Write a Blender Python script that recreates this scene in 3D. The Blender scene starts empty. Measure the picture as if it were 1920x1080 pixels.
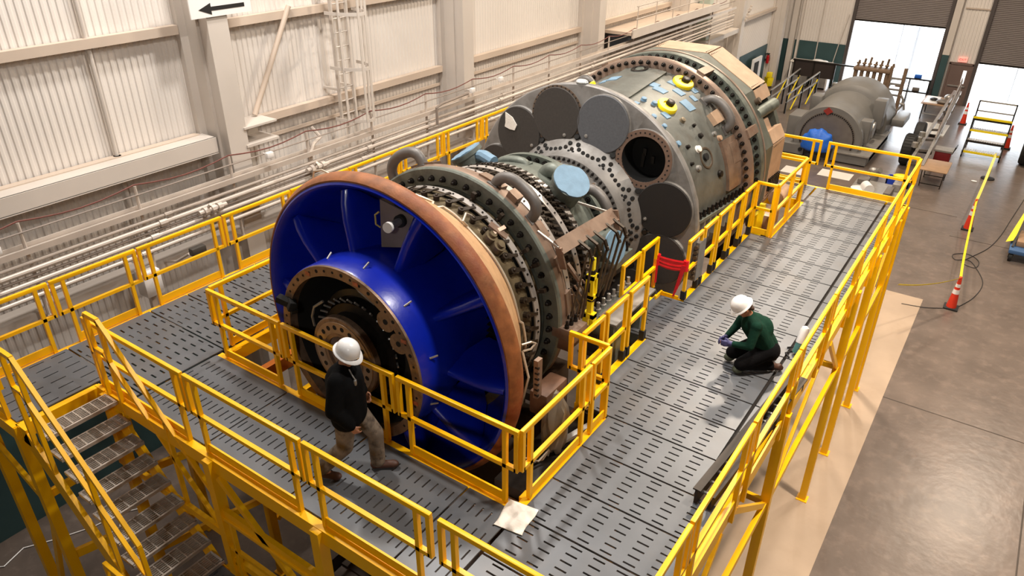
import bpy, bmesh, math, random
from mathutils import Vector, Matrix
random.seed(11)
PI = math.pi
SC = bpy.context.scene
COL = SC.collection
DZ = 4.8            # deck height above the floor
TX, TZ = -5.88, 5.72  # turbine axis

# ------------------------------------------------------------------ materials
def lin(h):
    h = h.lstrip('#'); o = []
    for i in (0, 2, 4):
        c = int(h[i:i+2], 16)/255
        o.append(c/12.92 if c <= .04045 else ((c+.055)/1.055)**2.4)
    return (*o, 1)
MATS = {}
def M(name, hexc, rough=.5, metal=0, var=.12, scale=4, bump=0, stain=None, stain_amt=.5, stain_scale=1.5, coord='Object', spec=.5, coat=0):
    m = bpy.data.materials.new(name); m.use_nodes = True
    nt = m.node_tree; N = nt.nodes; L = nt.links
    b = N['Principled BSDF']
    b.inputs['Roughness'].default_value = rough
    b.inputs['Metallic'].default_value = metal
    b.inputs['Specular IOR Level'].default_value = spec
    if coat: b.inputs['Coat Weight'].default_value = coat
    tc = N.new('ShaderNodeTexCoord')
    nz = N.new('ShaderNodeTexNoise'); nz.inputs['Scale'].default_value = scale; nz.inputs['Detail'].default_value = 6
    L.new(tc.outputs[coord], nz.inputs['Vector'])
    c = lin(hexc)
    rp = N.new('ShaderNodeValToRGB')
    rp.color_ramp.elements[0].position = .3; rp.color_ramp.elements[1].position = .7
    rp.color_ramp.elements[0].color = tuple(max(0, x*(1-var)) for x in c[:3])+(1,)
    rp.color_ramp.elements[1].color = tuple(min(1, x*(1+var)) for x in c[:3])+(1,)
    L.new(nz.outputs['Fac'], rp.inputs['Fac'])
    out = rp.outputs['Color']
    if stain:
        n2 = N.new('ShaderNodeTexNoise'); n2.inputs['Scale'].default_value = stain_scale; n2.inputs['Detail'].default_value = 8; n2.inputs['Roughness'].default_value = .65
        L.new(tc.outputs[coord], n2.inputs['Vector'])
        r2 = N.new('ShaderNodeValToRGB'); r2.color_ramp.elements[0].position = .5; r2.color_ramp.elements[1].position = .68
        r2.color_ramp.elements[1].color = (stain_amt,)*3+(1,)
        L.new(n2.outputs['Fac'], r2.inputs['Fac'])
        mx = N.new('ShaderNodeMix'); mx.data_type = 'RGBA'
        L.new(r2.outputs['Color'], mx.inputs['Factor']); L.new(out, mx.inputs['A']); mx.inputs['B'].default_value = lin(stain)
        out = mx.outputs['Result']
    L.new(out, b.inputs['Base Color'])
    if bump:
        bp = N.new('ShaderNodeBump'); bp.inputs['Strength'].default_value = bump; bp.inputs['Distance'].default_value = .02
        n3 = N.new('ShaderNodeTexNoise'); n3.inputs['Scale'].default_value = scale*6; n3.inputs['Detail'].default_value = 4
        L.new(tc.outputs[coord], n3.inputs['Vector']); L.new(n3.outputs['Fac'], bp.inputs['Height']); L.new(bp.outputs['Normal'], b.inputs['Normal'])
    MATS[name] = m
    return m
def emis(name, hexc, s):
    m = bpy.data.materials.new(name); m.use_nodes = True
    b = m.node_tree.nodes['Principled BSDF']; b.inputs['Base Color'].default_value = lin(hexc)
    b.inputs['Emission Color'].default_value = lin(hexc); b.inputs['Emission Strength'].default_value = s
    MATS[name] = m; return m

yel = M('yellow_paint', '#FFBC00', .38, 0, .05, 3, spec=.4)
deckm = M('deck_steel', '#5C5F64', .4, .2, .14, 1.6, .05, stain='#67625e', stain_amt=.4, stain_scale=1.1)
blue = M('blue_paint', '#0A23A8', .3, 0, .10, 3, .06, coat=.15)
bronze = M('bronze_steel', '#8F7763', .42, .55, .25, 6, .1, stain='#4a3a30', stain_amt=.6, stain_scale=7)
rust = M('rusty_rim', '#8F5730', .6, .1, .3, 7, .12, stain='#7a3011', stain_amt=.85, stain_scale=1.6)
cream = M('primer_tan', '#C39A70', .6, .1, .12, 4, .05, stain='#8f6a45', stain_amt=.5, stain_scale=5)
olive = M('oily_casing', '#6B5D45', .5, .3, .3, 6, .12, stain='#35281a', stain_amt=.8, stain_scale=5)
greyg = M('green_grey_casing', '#6B7068', .5, .35, .2, 5, .1, stain='#3e403a', stain_amt=.6, stain_scale=4)
tanst = M('tan_steel', '#8C7666', .45, .5, .18, 5, .06, stain='#7c5a46', stain_amt=.6, stain_scale=4)
dkcas = M('dark_casing', '#3A2F25', .5, .35, .35, 9, .15, stain='#221a13', stain_amt=.8, stain_scale=7)
silver = M('bright_strap', '#BDB5AE', .38, .6, .1, 8, .03)
bulk = M('bulkhead_grey', '#807D7A', .5, .3, .12, 5, .06, stain='#5f5a54', stain_amt=.6, stain_scale=3)
shellm = M('shell_grey', '#666863', .48, .35, .2, 4, .1, stain='#585147', stain_amt=.7, stain_scale=3)
dcover = M('cover_dark', '#3A3531', .75, 0, .12, 30, .05)
dcover2 = M('cover_grey', '#55565A', .7, 0, .10, 30, .05)
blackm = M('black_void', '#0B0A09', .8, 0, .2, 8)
dark = M('dark_steel', '#26211D', .45, .5, .3, 12, .05)
boltm = M('bolt_black', '#231F1D', .4, .6, .2, 14)
tanpan = M('tan_panel', '#B09379', .6, .05, .12, 4, .08, stain='#a9876c', stain_amt=.5, stain_scale=5)
tape_b = M('blue_tape', '#6E8CA3', .6, 0, .12, 8, .1)
yelcap = M('yellow_cap', '#EFD50E', .45, 0, .05, 5)
brownp = M('brown_plate', '#7D6F66', .7, 0, .1, 5)
concrete = M('concrete_floor', '#675B53', .3, 0, .2, .9, .25, stain='#84746A', stain_amt=.5, stain_scale=3.2)
slabm = M('pale_slab', '#A8937E', .5, 0, .10, .9, .04, stain='#95806a', stain_amt=.4, stain_scale=.8)
wallm = M('corrugated_wall', '#DDD6CF', .5, 0, .04, .4)
tealm = M('teal_dado', '#2F4A4C', .55, 0, .08, 2)
colm = M('column_paint', '#CBC2B9', .5, 0, .05, 1)
girtm = M('girt_paint', '#C4B3A3', .5, 0, .06, 1)
pipem = M('pipe_grey', '#CBC0B6', .45, .2, .1, 2)
pipedk = M('pipe_dark', '#8f837a', .45, .2, .1, 2)
doorm = M('rollup_slats', '#7A716E', .6, .1, .05, 1)
doorb = M('exit_door_paint', '#6A5750', .55, 0, .06, 1)
gen = M('generator_grey', '#74726F', .45, .1, .08, 2, .03)
genb = M('generator_brown', '#6d6660', .5, .1, .12, 3)
valve = M('valve_brown', '#7A6450', .6, .2, .2, 5)
white = M('white_plastic', '#ECE9E6', .35, 0, .02, 3)
whcloth = M('white_sheet', '#EAE2D8', .7, 0, .04, 8, .2)
redm = M('red_ribbon', '#D5121C', .4, 0, .1, 10)
orange = M('cone_orange', '#D9381E', .5, 0, .06, 5)
black = M('black_rubber', '#1B1A1A', .7, 0, .15, 8)
cordm = M('black_cord', '#2a2624', .6, 0, .1, 5)
wood = M('brown_board', '#9A7B5E', .6, 0, .15, 3)
tarp = M('blue_tarp', '#1F63C8', .5, 0, .15, 3, .3)
redbox = M('red_metal', '#7c1a1e', .45, .1, .1, 3)
greyst = M('galvanised', '#A5A19C', .4, .6, .12, 6)
galv = M('grating_steel', '#C2B9AF', .42, .6, .15, 8)
plast = M('cloudy_plastic', '#6f6557', .3, 0, .25, 4)
ytape = M('caution_tape', '#F0DC28', .5, 0, .05, 4)
bluecart = M('cart_blue', '#3d5f8a', .5, .1, .1, 3)
skin = M('skin', '#A8755A', .55, 0, .06, 8)
jackb = M('black_jacket', '#0C0C0D', .95, 0, .25, 12, .2, spec=.12)
camo = M('camo_trousers', '#776A5C', .85, 0, .25, 9, .2, stain='#3a3029', stain_amt=.9, stain_scale=7)
boot = M('brown_boots', '#4A2E22', .6, 0, .2, 10)
jackg = M('dark_green_shirt', '#0F3024', .9, 0, .2, 9, .2, spec=.15)
trousb = M('black_trousers', '#0d0c0e', .95, 0, .2, 12, .2, spec=.12)
glove = M('purple_gloves', '#3b3963', .6, 0, .15, 9)
hair = M('brown_hair', '#3A2519', .7, 0, .2, 20)
hatm = M('hard_hat_white', '#EDEBE9', .28, 0, .02, 3)
eyem = M('eye_dark', '#1a1210', .2, 0, 0, 3)
inkm = M('sign_black', '#1d1b1a', .6, 0, 0, 3)
extred = M('extinguisher_red', '#b3151b', .35, 0, .05, 3)
mezzm = M('mezzanine_edge', '#CFC4BA', .5, 0, .05, 2)
exitm = emis('exit_sign_lit', '#ff9c8c', .9)
glassd = emis('door_daylight', '#ffffff', 1.6)
fencem = M('fence_wire', '#9fa2a6', .6, .3, .05, 2)
asphalt = M('outside_ground', '#c9c4be', .8, 0, .05, .3)

# ------------------------------------------------------------------ mesh builder
def basis(o):
    m = Matrix.Identity(4)
    while o is not None:
        m = o.matrix_basis @ m; o = o.parent
    return m
def frame(p, axis, up=None):
    """matrix with local Z along axis"""
    z = Vector(axis).normalized()
    u = Vector(up) if up else (Vector((0, 0, 1)) if abs(z.z) < .95 else Vector((0, 1, 0)))
    x = u.cross(z)
    if x.length < 1e-5: x = Vector((1, 0, 0)).cross(z)
    x.normalize(); y = z.cross(x)
    m = Matrix((x, y, z)).transposed().to_4x4(); m.translation = Vector(p)
    return m
class MB:
    def __init__(s): s.v = []; s.f = []
    def add(s, vs, fs, T=None):
        n = len(s.v)
        s.v += [(T @ Vector(v)) if T else Vector(v) for v in vs]
        s.f += [tuple(i+n for i in f) for f in fs]
        return s
    def box(s, c, d, T=None):
        x, y, z = d[0]/2, d[1]/2, d[2]/2; c = Vector(c)
        vs = [c+Vector((a*x, b*y, e*z)) for a in (-1, 1) for b in (-1, 1) for e in (-1, 1)]
        fs = [(0,1,3,2),(4,6,7,5),(0,4,5,1),(2,3,7,6),(0,2,6,4),(1,5,7,3)]
        return s.add(vs, fs, T)
    def bb(s, a, b, T=None):
        a = Vector(a); b = Vector(b)
        return s.box((a+b)/2, [abs(q) for q in (b-a)], T)
    def cbox(s, c, d, bv, T=None):
        """box with chamfered vertical+horizontal edges"""
        bm = bmesh.new(); bmesh.ops.create_cube(bm, size=1)
        for v in bm.verts: v.co = Vector((v.co.x*d[0], v.co.y*d[1], v.co.z*d[2]))+Vector(c)
        bmesh.ops.bevel(bm, geom=bm.edges[:], offset=bv, segments=2, affect='EDGES', profile=.5)
        bm.verts.index_update()
        s.add([v.co.copy() for v in bm.verts], [tuple(v.index for v in f.verts) for f in bm.faces], T); bm.free(); return s
    def bar(s, p0, p1, w, h, up=None):
        p0 = Vector(p0); p1 = Vector(p1); T = frame(p0, p1-p0, up)
        l = (p1-p0).length
        return s.box((0, 0, l/2), (w, h, l), T)
    def lathe(s, p, axis, prof, n=16, up=None, a0=0, a1=2*PI, caps=True):
        T = frame(p, axis, up); full = abs(a1-a0-2*PI) < 1e-6
        m = n if full else n+1; vs = []; fs = []
        for t, r in prof:
            for i in range(m):
                a = a0+(a1-a0)*i/n; vs.append((r*math.cos(a), r*math.sin(a), t))
        for j in range(len(prof)-1):
            for i in range(n):
                k = (i+1) % m
                fs.append((j*m+i, j*m+k, (j+1)*m+k, (j+1)*m+i))
        if full and caps:
            if prof[0][1] > 1e-6: fs.append(tuple(range(m-1, -1, -1)))
            if prof[-1][1] > 1e-6: fs.append(tuple((len(prof)-1)*m+i for i in range(m)))
        return s.add(vs, fs, T)
    def cyl(s, p0, p1, r, n=12, r1=None):
        p0 = Vector(p0); p1 = Vector(p1)
        return s.lathe(p0, p1-p0, [(0, r), ((p1-p0).length, r if r1 is None else r1)], n)
    def tube(s, pts, r, n=8, closed=False):
        pts = [Vector(p) for p in pts]; k = len(pts); vs = []; fs = []
        u = None
        for i, p in enumerate(pts):
            if closed: t = pts[(i+1) % k]-pts[i-1]
            else: t = pts[min(i+1, k-1)]-pts[max(i-1, 0)]
            t.normalize()
            if u is None:
                u = Vector((0, 0, 1)) if abs(t.z) < .9 else Vector((1, 0, 0))
            u = (u-t*u.dot(t)); u.normalize(); w = t.cross(u)
            rr = r[i] if isinstance(r, (list, tuple)) else r
            for j in range(n):
                a = 2*PI*j/n; vs.append(p+u*(rr*math.cos(a))+w*(rr*math.sin(a)))
        for i in range(k if closed else k-1):
            q = (i+1) % k
            for j in range(n):
                l = (j+1) % n; fs.append((i*n+j, i*n+l, q*n+l, q*n+j))
        if not closed:
            fs.append(tuple(range(n-1, -1, -1))); fs.append(tuple((k-1)*n+j for j in range(n)))
        return s.add(vs, fs)
    def ribbon(s, pts, w, th, side):
        pts = [Vector(p) for p in pts]; sd = Vector(side).normalized()*w/2
        vs = []; fs = []
        for i, p in enumerate(pts):
            t = (pts[min(i+1, len(pts)-1)]-pts[max(i-1, 0)]).normalized(); nn = t.cross(sd).normalized()*th/2
            vs += [p-sd-nn, p+sd-nn, p+sd+nn, p-sd+nn]
        for i in range(len(pts)-1):
            for j in range(4):
                fs.append((i*4+j, i*4+(j+1) % 4, i*4+4+(j+1) % 4, i*4+4+j))
        fs.append((3, 2, 1, 0)); e = (len(pts)-1)*4; fs.append((e, e+1, e+2, e+3))
        return s.add(vs, fs)
    def ell(s, c, r, T=None, n=12, m=8):
        vs = [(0, 0, -r[2])]; fs = []; c = Vector(c)
        for j in range(1, m):
            ph = -PI/2+PI*j/m
            for i in range(n):
                a = 2*PI*i/n; vs.append((r[0]*math.cos(ph)*math.cos(a), r[1]*math.cos(ph)*math.sin(a), r[2]*math.sin(ph)))
        vs.append((0, 0, r[2])); e = len(vs)-1
        for i in range(n):
            fs.append((0, 1+(i+1) % n, 1+i)); fs.append((e, e-n+i, e-n+(i+1) % n))
        for j in range(m-2):
            for i in range(n):
                a = 1+j*n+i; b = 1+j*n+(i+1) % n; fs.append((a, b, b+n, a+n))
        if T: return s.add([T @ (c+Vector(v)) for v in vs], fs)
        return s.add([c+Vector(v) for v in vs], fs)
    def cap(s, p0, p1, r0, r1, n=12):
        p0 = Vector(p0); p1 = Vector(p1); l = (p1-p0).length; prof = []
        for i in range(6): a = -PI/2+PI/2*i/5; prof.append((r0*math.sin(a), max(1e-7, r0*math.cos(a))))
        for i in range(6): a = PI/2*i/5; prof.append((l+r1*math.sin(a), max(1e-7, r1*math.cos(a))))
        return s.lathe(p0, p1-p0, prof, n)
    def prism(s, pts, T, t):
        n = len(pts); vs = [(x, y, 0) for x, y in pts]+[(x, y, t) for x, y in pts]
        fs = [tuple(range(n-1, -1, -1)), tuple(range(n, 2*n))]+[(i, (i+1) % n, n+(i+1) % n, n+i) for i in range(n)]
        return s.add(vs, fs, T)
    # turbine-axis helpers
    def rev(s, prof, n=120, closed=True, a0=0, a1=360):
        full = abs(a1-a0) >= 359.99; m = n if full else n+1; k = len(prof); vs = []; fs = []
        for y, r in prof:
            for i in range(m):
                a = math.radians(a0+(a1-a0)*i/n); vs.append((TX+r*math.sin(a), y, TZ+r*math.cos(a)))
        for j in range(k if closed else k-1):
            q = (j+1) % k
            for i in range(n):
                l = (i+1) % m; fs.append((j*m+i, j*m+l, q*m+l, q*m+i))
        if not full and closed:
            fs.append(tuple(j*m for j in range(k))); fs.append(tuple(j*m+m-1 for j in range(k-1, -1, -1)))
        return s.add(vs, fs)
    def build(s, name, mat, parent=None, smooth=34, merge=True):
        W = basis(parent).inverted() if parent else Matrix.Identity(4)
        me = bpy.data.meshes.new(name)
        me.from_pydata([tuple(W @ v) for v in s.v], [], s.f)
        bm = bmesh.new(); bm.from_mesh(me)
        if merge: bmesh.ops.remove_doubles(bm, verts=bm.verts[:], dist=1e-5)
        bmesh.ops.recalc_face_normals(bm, faces=bm.faces[:]); bm.to_mesh(me); bm.free()
        if smooth:
            me.shade_smooth(); me.set_sharp_from_angle(angle=math.radians(smooth))
        for m_ in (mat if isinstance(mat, (list, tuple)) else [mat]): me.materials.append(m_)
        o = bpy.data.objects.new(name, me); COL.objects.link(o)
        if parent: o.parent = parent
        return o
def tp(y, r, a):
    a = math.radians(a); return Vector((TX+r*math.sin(a), y, TZ+r*math.cos(a)))
def trad(a):
    a = math.radians(a); return Vector((math.sin(a), 0, math.cos(a)))
def ttan(a):
    a = math.radians(a); return Vector((math.cos(a), 0, -math.sin(a)))
def tag(o, label, cat, group=None):
    o['label'] = label; o['category'] = cat
    if group: o['group'] = group
    return o
def thing(name, label, cat, loc=(0, 0, 0), rz=0, group=None):
    o = bpy.data.objects.new(name, None); COL.objects.link(o); o.empty_display_size = .2
    o.location = loc; o.rotation_euler = (0, 0, rz)
    return tag(o, label, cat, group)
def struct(o): o['kind'] = 'structure'; return o
def stuff(o): o['kind'] = 'stuff'; return o
ORD = ['first', 'second', 'third', 'fourth', 'fifth', 'sixth', 'seventh', 'eighth', 'ninth', 'tenth', 'eleventh', 'twelfth', 'thirteenth', 'fourteenth', 'fifteenth', 'sixteenth', 'seventeenth', 'eighteenth', 'nineteenth', 'twentieth']

# ------------------------------------------------------------------ setting
WX, FY, CZ = -13.3, 47.8, 17.0
def corr(p0, p1, out, z0, z1, period, amp):
    """corrugated sheet between two plan points, returns MB with profile"""
    p0 = Vector(p0); p1 = Vector(p1); d = (p1-p0); L_ = d.length; d.normalize(); o = Vector(out)
    mb = MB(); n = int(L_/period); vs = []; fs = []
    prof = [(0, 0), (.34, 0), (.48, 1), (.86, 1)]
    for i in range(n):
        for t, h in prof:
            p = p0+d*((i+t)*L_/n)+o*(h*amp); vs.append((p.x, p.y, z0)); vs.append((p.x, p.y, z1))
    vs.append((p1.x, p1.y, z0)); vs.append((p1.x, p1.y, z1))
    k = len(vs)//2
    for i in range(k-1): fs.append((2*i, 2*i+2, 2*i+3, 2*i+1))
    return mb.add(vs, fs)
# floor with the paler slab under the platform
mb = MB(); mb.bb((-14, -12, -.2), (14, FY+.1, 0)); fl = mb.build('floor', concrete, smooth=0); struct(fl)
mb = MB(); mb.bb((-3.4, -6, 0), (-.72, 22.5, .006)); struct(mb.build('floor', slabm, smooth=0))
for a_, b_ in (((-.72, 16.75), (14, 16.78)), ((2.3, -12), (2.33, FY)), ((-.72, 28), (14, 28.03)), ((-3.4, 30), (-.72, 30.03))):
    mb = MB(); mb.bb((*a_, .0), (*b_, .003)); struct(mb.build('floor', M('floor_joint', '#3d342d', .7, 0, .2, 3) if 'floor_joint' not in MATS else MATS['floor_joint'], smooth=0))
# left wall
mb = corr((WX, -11.9, 0), (WX, FY, 0), (1, 0, 0), 0, CZ, .125, .018)
struct(mb.build('wall_left', wallm, smooth=0))
mb = MB(); mb.bb((WX+.03, -11.9, 0), (WX+.06, FY-.05, 2.45)); struct(mb.build('baseboard_left', tealm, smooth=0))
# far wall: sheets around the openings
D1 = (-9.2, -4.35); D2 = (-2.5, 3.3); EX = (-3.75, -2.62)
far = MB()
for x0, x1, z0, z1 in ((WX, D1[0], 0, CZ), (D1[1], EX[0], 0, CZ), (EX[0], EX[1], 2.2, CZ), (EX[1], D2[0], 0, CZ), (D2[1], 14, 0, CZ), (D1[0], D1[1], 6.5, CZ), (D2[0], D2[1], 6.5, CZ)):
    c = corr((x0, FY, 0), (x1, FY, 0), (0, -1, 0), z0, z1, .15 if x1-x0 > .4 else .1, .025); far.add(c.v, c.f)
struct(far.build('wall_far', wallm, smooth=0))
mb = MB(); mb.bb((WX+.1, FY-.07, 0), (D1[0]-.12, FY-.045, 2.5)); struct(mb.build('baseboard_far', tealm, smooth=0))
mb = MB(); mb.bb((14, -12, 0), (14.15, FY+.1, CZ)); struct(mb.build('wall_right', M('side_wall', '#4a423c', .7, 0, .04, .4), smooth=0))
mb = MB(); mb.bb((-14, -12.15, 0), (14.15, -12, CZ)); struct(mb.build('wall_near', MATS['side_wall'], smooth=0))
mb = MB(); mb.bb((-14, -12.15, CZ), (14.15, FY+.15, CZ+.1)); struct(mb.build('ceiling', M('roof_deck', '#403a36', .7, 0, .04, .4), smooth=0))
ti = [0]
def trim(mb, mat, smooth=0):
    ti[0] += 1; return struct(mb.build('trim_%d' % ti[0], mat, smooth=smooth))
# wall columns (deep web with a stepped face)
for k in range(6):
    y0 = 8.15+k*7.5
    mb = MB()
    mb.bb((WX, y0, 0), (WX+.14, y0+.95, CZ))
    mb.bb((WX+.14, y0+.16, 0), (WX+.46, y0+.78, CZ))
    mb.bb((WX+.46, y0+.02, 0), (WX+.5, y0+.88, CZ)) if False else None
    mb.bb((WX+.46, y0+.22, 0), (WX+.72, y0+.66, CZ))
    trim(mb, colm)
# girts
for zz, ya, yb in ((8.45, -11, 8.1), (6.4, -11, 8.1), (8.42, 9.15, 15.6), (6.42, 9.15, 15.6), (6.42, 16.7, 23.1), (8.42, 16.7, 23.1), (6.42, 24.2, 30.6), (8.42, 24.2, 30.6), (4.5, 39.2, 46)):
    mb = MB(); mb.bb((WX+.04, ya, zz-.05), (WX+.2, yb, zz)); mb.bb((WX+.16, ya, zz-.16), (WX+.2, yb, zz-.05)); trim(mb, girtm)
for ya, yb in ((16.7, 23.1), (9.2, 15.6)):
    mb = MB(); mb.bb((WX+.04, ya, 5.88), (WX+.09, yb, 5.95)); trim(mb, girtm)
# heavy beam ending on the first column
mb = MB(); mb.bb((WX+.05, -11, 6.34), (WX+.55, 8.2, 6.38)); mb.bb((WX+.52, -11, 6.08), (WX+.57, 8.2, 6.38)); mb.bb((WX+.05, -11, 6.06), (WX+.57, 8.2, 6.09)); trim(mb, colm)
# diagonal brace and bracket near first column
mb = MB(); mb.cyl((WX+.25, 9.4, 6.5), (WX+.25, 10.65, 8.5), .055, 10); trim(mb, girtm, 40)
mb = MB(); mb.bb((WX+.1, 8.75, 6.05), (WX+.75, 9.55, 6.1)); mb.bb((WX+.1, 8.75, 6.42), (WX+.75, 9.55, 6.46)); mb.bb((WX+.1, 9.0, 6.1), (WX+.14, 9.5, 6.42)); trim(mb, colm)
# vertical conduits on the left wall
mb = MB(); mb.cyl((WX+.1, 6.45, 0), (WX+.1, 6.45, CZ-.1), .04, 10); mb.cyl((WX+.12, 6.45, 6.28), (WX+.12, 6.45, 6.4), .07, 10)
tag(mb.build('conduit', colm), 'white vertical conduit running down the corrugated left wall', 'pipe')
# lower white band beam that carries the pipe rack
mb = MB(); mb.bb((-12.95, -11, 4.22), (-12.55, 38, 4.42)); trim(mb, colm)
mb = MB()
for k in range(12): mb.bb((WX+.02, -6+k*4, 4.26), (-12.6, -5.86+k*4, 4.38))
trim(mb, girtm)

# pipe rack railing on the left wall
root = thing('pipe_rack', 'long grey pipe rack with posts along the left wall behind the yellow railing', 'pipe rack', (-12.3, 14, 4.42))
for k in range(18):
    y = .35+k*1.94
    mb = MB(); mb.cyl((-12.3, y, 4.42), (-12.3, y, 6.1), .03, 8); mb.bb((-12.6, y-.03, 4.36), (-12.27, y+.03, 4.44)); mb.build('post', pipem, root)
for zz, nm in ((5.94, 'rail'),):
    mb = MB(); mb.cyl((-12.27, -5, zz), (-12.27, 36, zz), .014, 6); mb.build(nm, pipedk, root)
mb = MB(); mb.bb((-12.4, -5, 5.6), (-12.2, 36, 5.63)); mb.bb((-12.2, -5, 5.6), (-12.17, 36, 5.7)); mb.bb((-12.42, -5, 5.6), (-12.4, 36, 5.7)); mb.build('cable_tray', pipem, root)
pl = [(5.44, .035, pipem, 'topmost pipe on the left wall rack'), (5.31, .05, pipem, 'thicker second pipe on the left wall rack'), (5.2, .022, pipedk, 'thin dark third pipe on the left wall rack'), (5.1, .045, pipem, 'fourth pipe down on the left wall rack'), (4.98, .03, pipem, 'fifth pipe down on the left wall rack'), (4.86, .04, pipem, 'lowest pipe on the left wall rack')]
for zz, r, m_, lb in pl:
    mb = MB(); mb.cyl((-12.24, -5, zz), (-12.24, 36, zz), r, 10)
    for k in range(7): mb.cyl((-12.24, 1.1+k*5.3+zz, zz), (-12.24, 1.25+k*5.3+zz, zz), r*1.4, 10)
    tag(mb.build('wall_pipe', m_), 'long grey '+lb, 'pipe', 'pipes on the left wall rack')
# sagging red-brown cable on the post tops
pts = []
for k in range(18):
    for j in range(6):
        t = j/6; pts.append((-12.3, .35+(k+t)*1.94, 6.12-.1*math.sin(PI*t)))
mb = MB(); mb.tube(pts, .014, 6); tag(mb.build('cable', M('red_brown_cable', '#6e4038', .6, 0, .1, 5)), 'dark red cable sagging between the tops of the pipe rack posts', 'cable')
# pipe elbows, valves, junction boxes above the rack
mb = MB(); mb.tube([(-12.3, 10.1, 5.3), (-12.3, 10.1, 5.62), (-12.35, 10.25, 5.78), (-12.5, 10.6, 5.82), (-13.1, 10.9, 5.85)], .04, 8)
tag(mb.build('pipe_elbow', pipem), 'pale bent pipe rising from the rack left of the caged ladder', 'pipe')
mb = MB(); mb.tube([(-12.05, 14.05, 5.35), (-12.05, 14.05, 5.78), (-12.05, 14.25, 5.84), (-12.08, 15.1, 5.86), (-12.1, 15.4, 5.86)], .035, 8)
tag(mb.build('pipe_elbow', pipedk), 'dark bent pipe rising from the rack before the second wall column', 'pipe')
for y, zz, lb in ((3.75, 5.86, 'white junction box above the pipe rack near the stair top'), (8.9, 5.95, 'small white junction box below the first wall column'), (15.6, 5.9, 'white junction box under the second wall column'), (16.9, 5.95, 'white junction box just right of the second wall column')):
    mb = MB(); mb.cbox((-12.1, y, zz), (.1, .16, .13), .02); mb.bar((-12.3, y, zz), (-12.1, y, zz), .02, .02); tag(mb.build('junction_box', white), lb, 'box', 'junction boxes on the pipe rack')
for y, zz, lb in ((7.25, 5.33, 'grey pipe coupling cluster on the rack left of the first column'), (9.9, 5.4, 'grey pipe coupling cluster on the rack under the bent pale pipe')):
    mb = MB()
    for d in (0, .16, .3): mb.cyl((-12.12, y+d, zz-.05), (-12.12, y+d+.09, zz-.05), .085, 10)
    mb.cyl((-12.12, y-.1, zz-.05), (-12.12, y+.5, zz-.05), .05, 10); mb.cyl((-12.12, y+.1, zz), (-12.0, y+.1, zz+.1), .03, 8)
    tag(mb.build('pipe_coupling', pipem), lb, 'pipe coupling')
# grey flood lamp and white box behind the left railing
t = thing('flood_lamp', 'dark grey flood lamp on a bracket behind the left railing', 'lamp', (-12.2, 6.6, 4.6))
mb = MB(); mb.cbox((-11.75, 6.75, 4.78), (.14, .3, .16), .03); mb.build('lamp_head', M('lamp_grey', '#4c4843', .5, .3, .1, 5), t)
mb = MB(); mb.tube([(-12.6, 6.5, 4.4), (-12.2, 6.55, 4.5), (-11.9, 6.65, 4.7)], .025, 8); mb.build('bracket', pipem, t)
t = thing('control_box', 'white electrical box on the wall behind the left railing', 'box', (-12.5, 6.05, 4.1))
mb = MB(); mb.cbox((-12.3, 6.0, 4.28), (.3, .34, .5), .02); mb.build('case', white, t)
mb = MB(); mb.bb((-12.4, 5.95, 0), (-12.3, 6.05, 4.1)); mb.build('post', girtm, t)

# caged ladder on the left wall
t = thing('caged_ladder', 'white caged ladder fixed to the corrugated left wall', 'ladder', (-12.85, 11.9, 5.9))
for y in (11.55, 12.0):
    mb = MB(); mb.bb((-12.83, y-.025, 5.9), (-12.76, y+.025, 16)); mb.build('side_rail', colm, t)
for k in range(33):
    mb = MB(); mb.cyl((-12.8, 11.55, 6.05+k*.3), (-12.8, 12.0, 6.05+k*.3), .014, 6); mb.build('rung', colm, t)
hp = [(-12.8+.75*math.sin(a), 11.77-.4*math.cos(a)) for a in [PI*i/12 for i in range(13)]]
for zz in (6.0, 7.15, 8.3, 9.5, 10.7):
    mb = MB(); mb.ribbon([(x, y, zz) for x, y in hp], .07, .012, (0, 0, 1)); mb.build('cage_hoop', colm, t)
for i in (2, 5, 7, 10):
    mb = MB(); mb.bb((hp[i][0]-.012, hp[i][1]-.03, 5.95), (hp[i][0]+.012, hp[i][1]+.03, 15)); mb.build('cage_bar', colm, t)
for zz in (6.6, 8.7, 10.8):
    mb = MB(); mb.bb((WX+.03, 11.52, zz), (-12.8, 11.57, zz+.05)); mb.bb((WX+.03, 11.98, zz), (-12.8, 12.03, zz+.05)); mb.build('wall_bracket', colm, t)

# white arrow sign on the first column
t = thing('arrow_sign', 'white sign with a black arrow pointing left on the first wall column', 'sign', (-12.56, 8.7, 8.6))
mb = MB(); mb.bb((-12.57, 8.05, 8.6), (-12.54, 9.35, 9.5)); mb.build('panel', white, t)
mb = MB()
T = Matrix(((0, 0, 1, -12.539), (1, 0, 0, 8.7), (0, 1, 0, 8.74), (0, 0, 0, 1)))
mb.prism([(-.48, 0), (-.22, .1), (-.22, .035), (.5, .035), (.5, -.035), (-.22, -.035), (-.22, -.1)], T, .004); mb.build('arrow', inkm, t)

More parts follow.
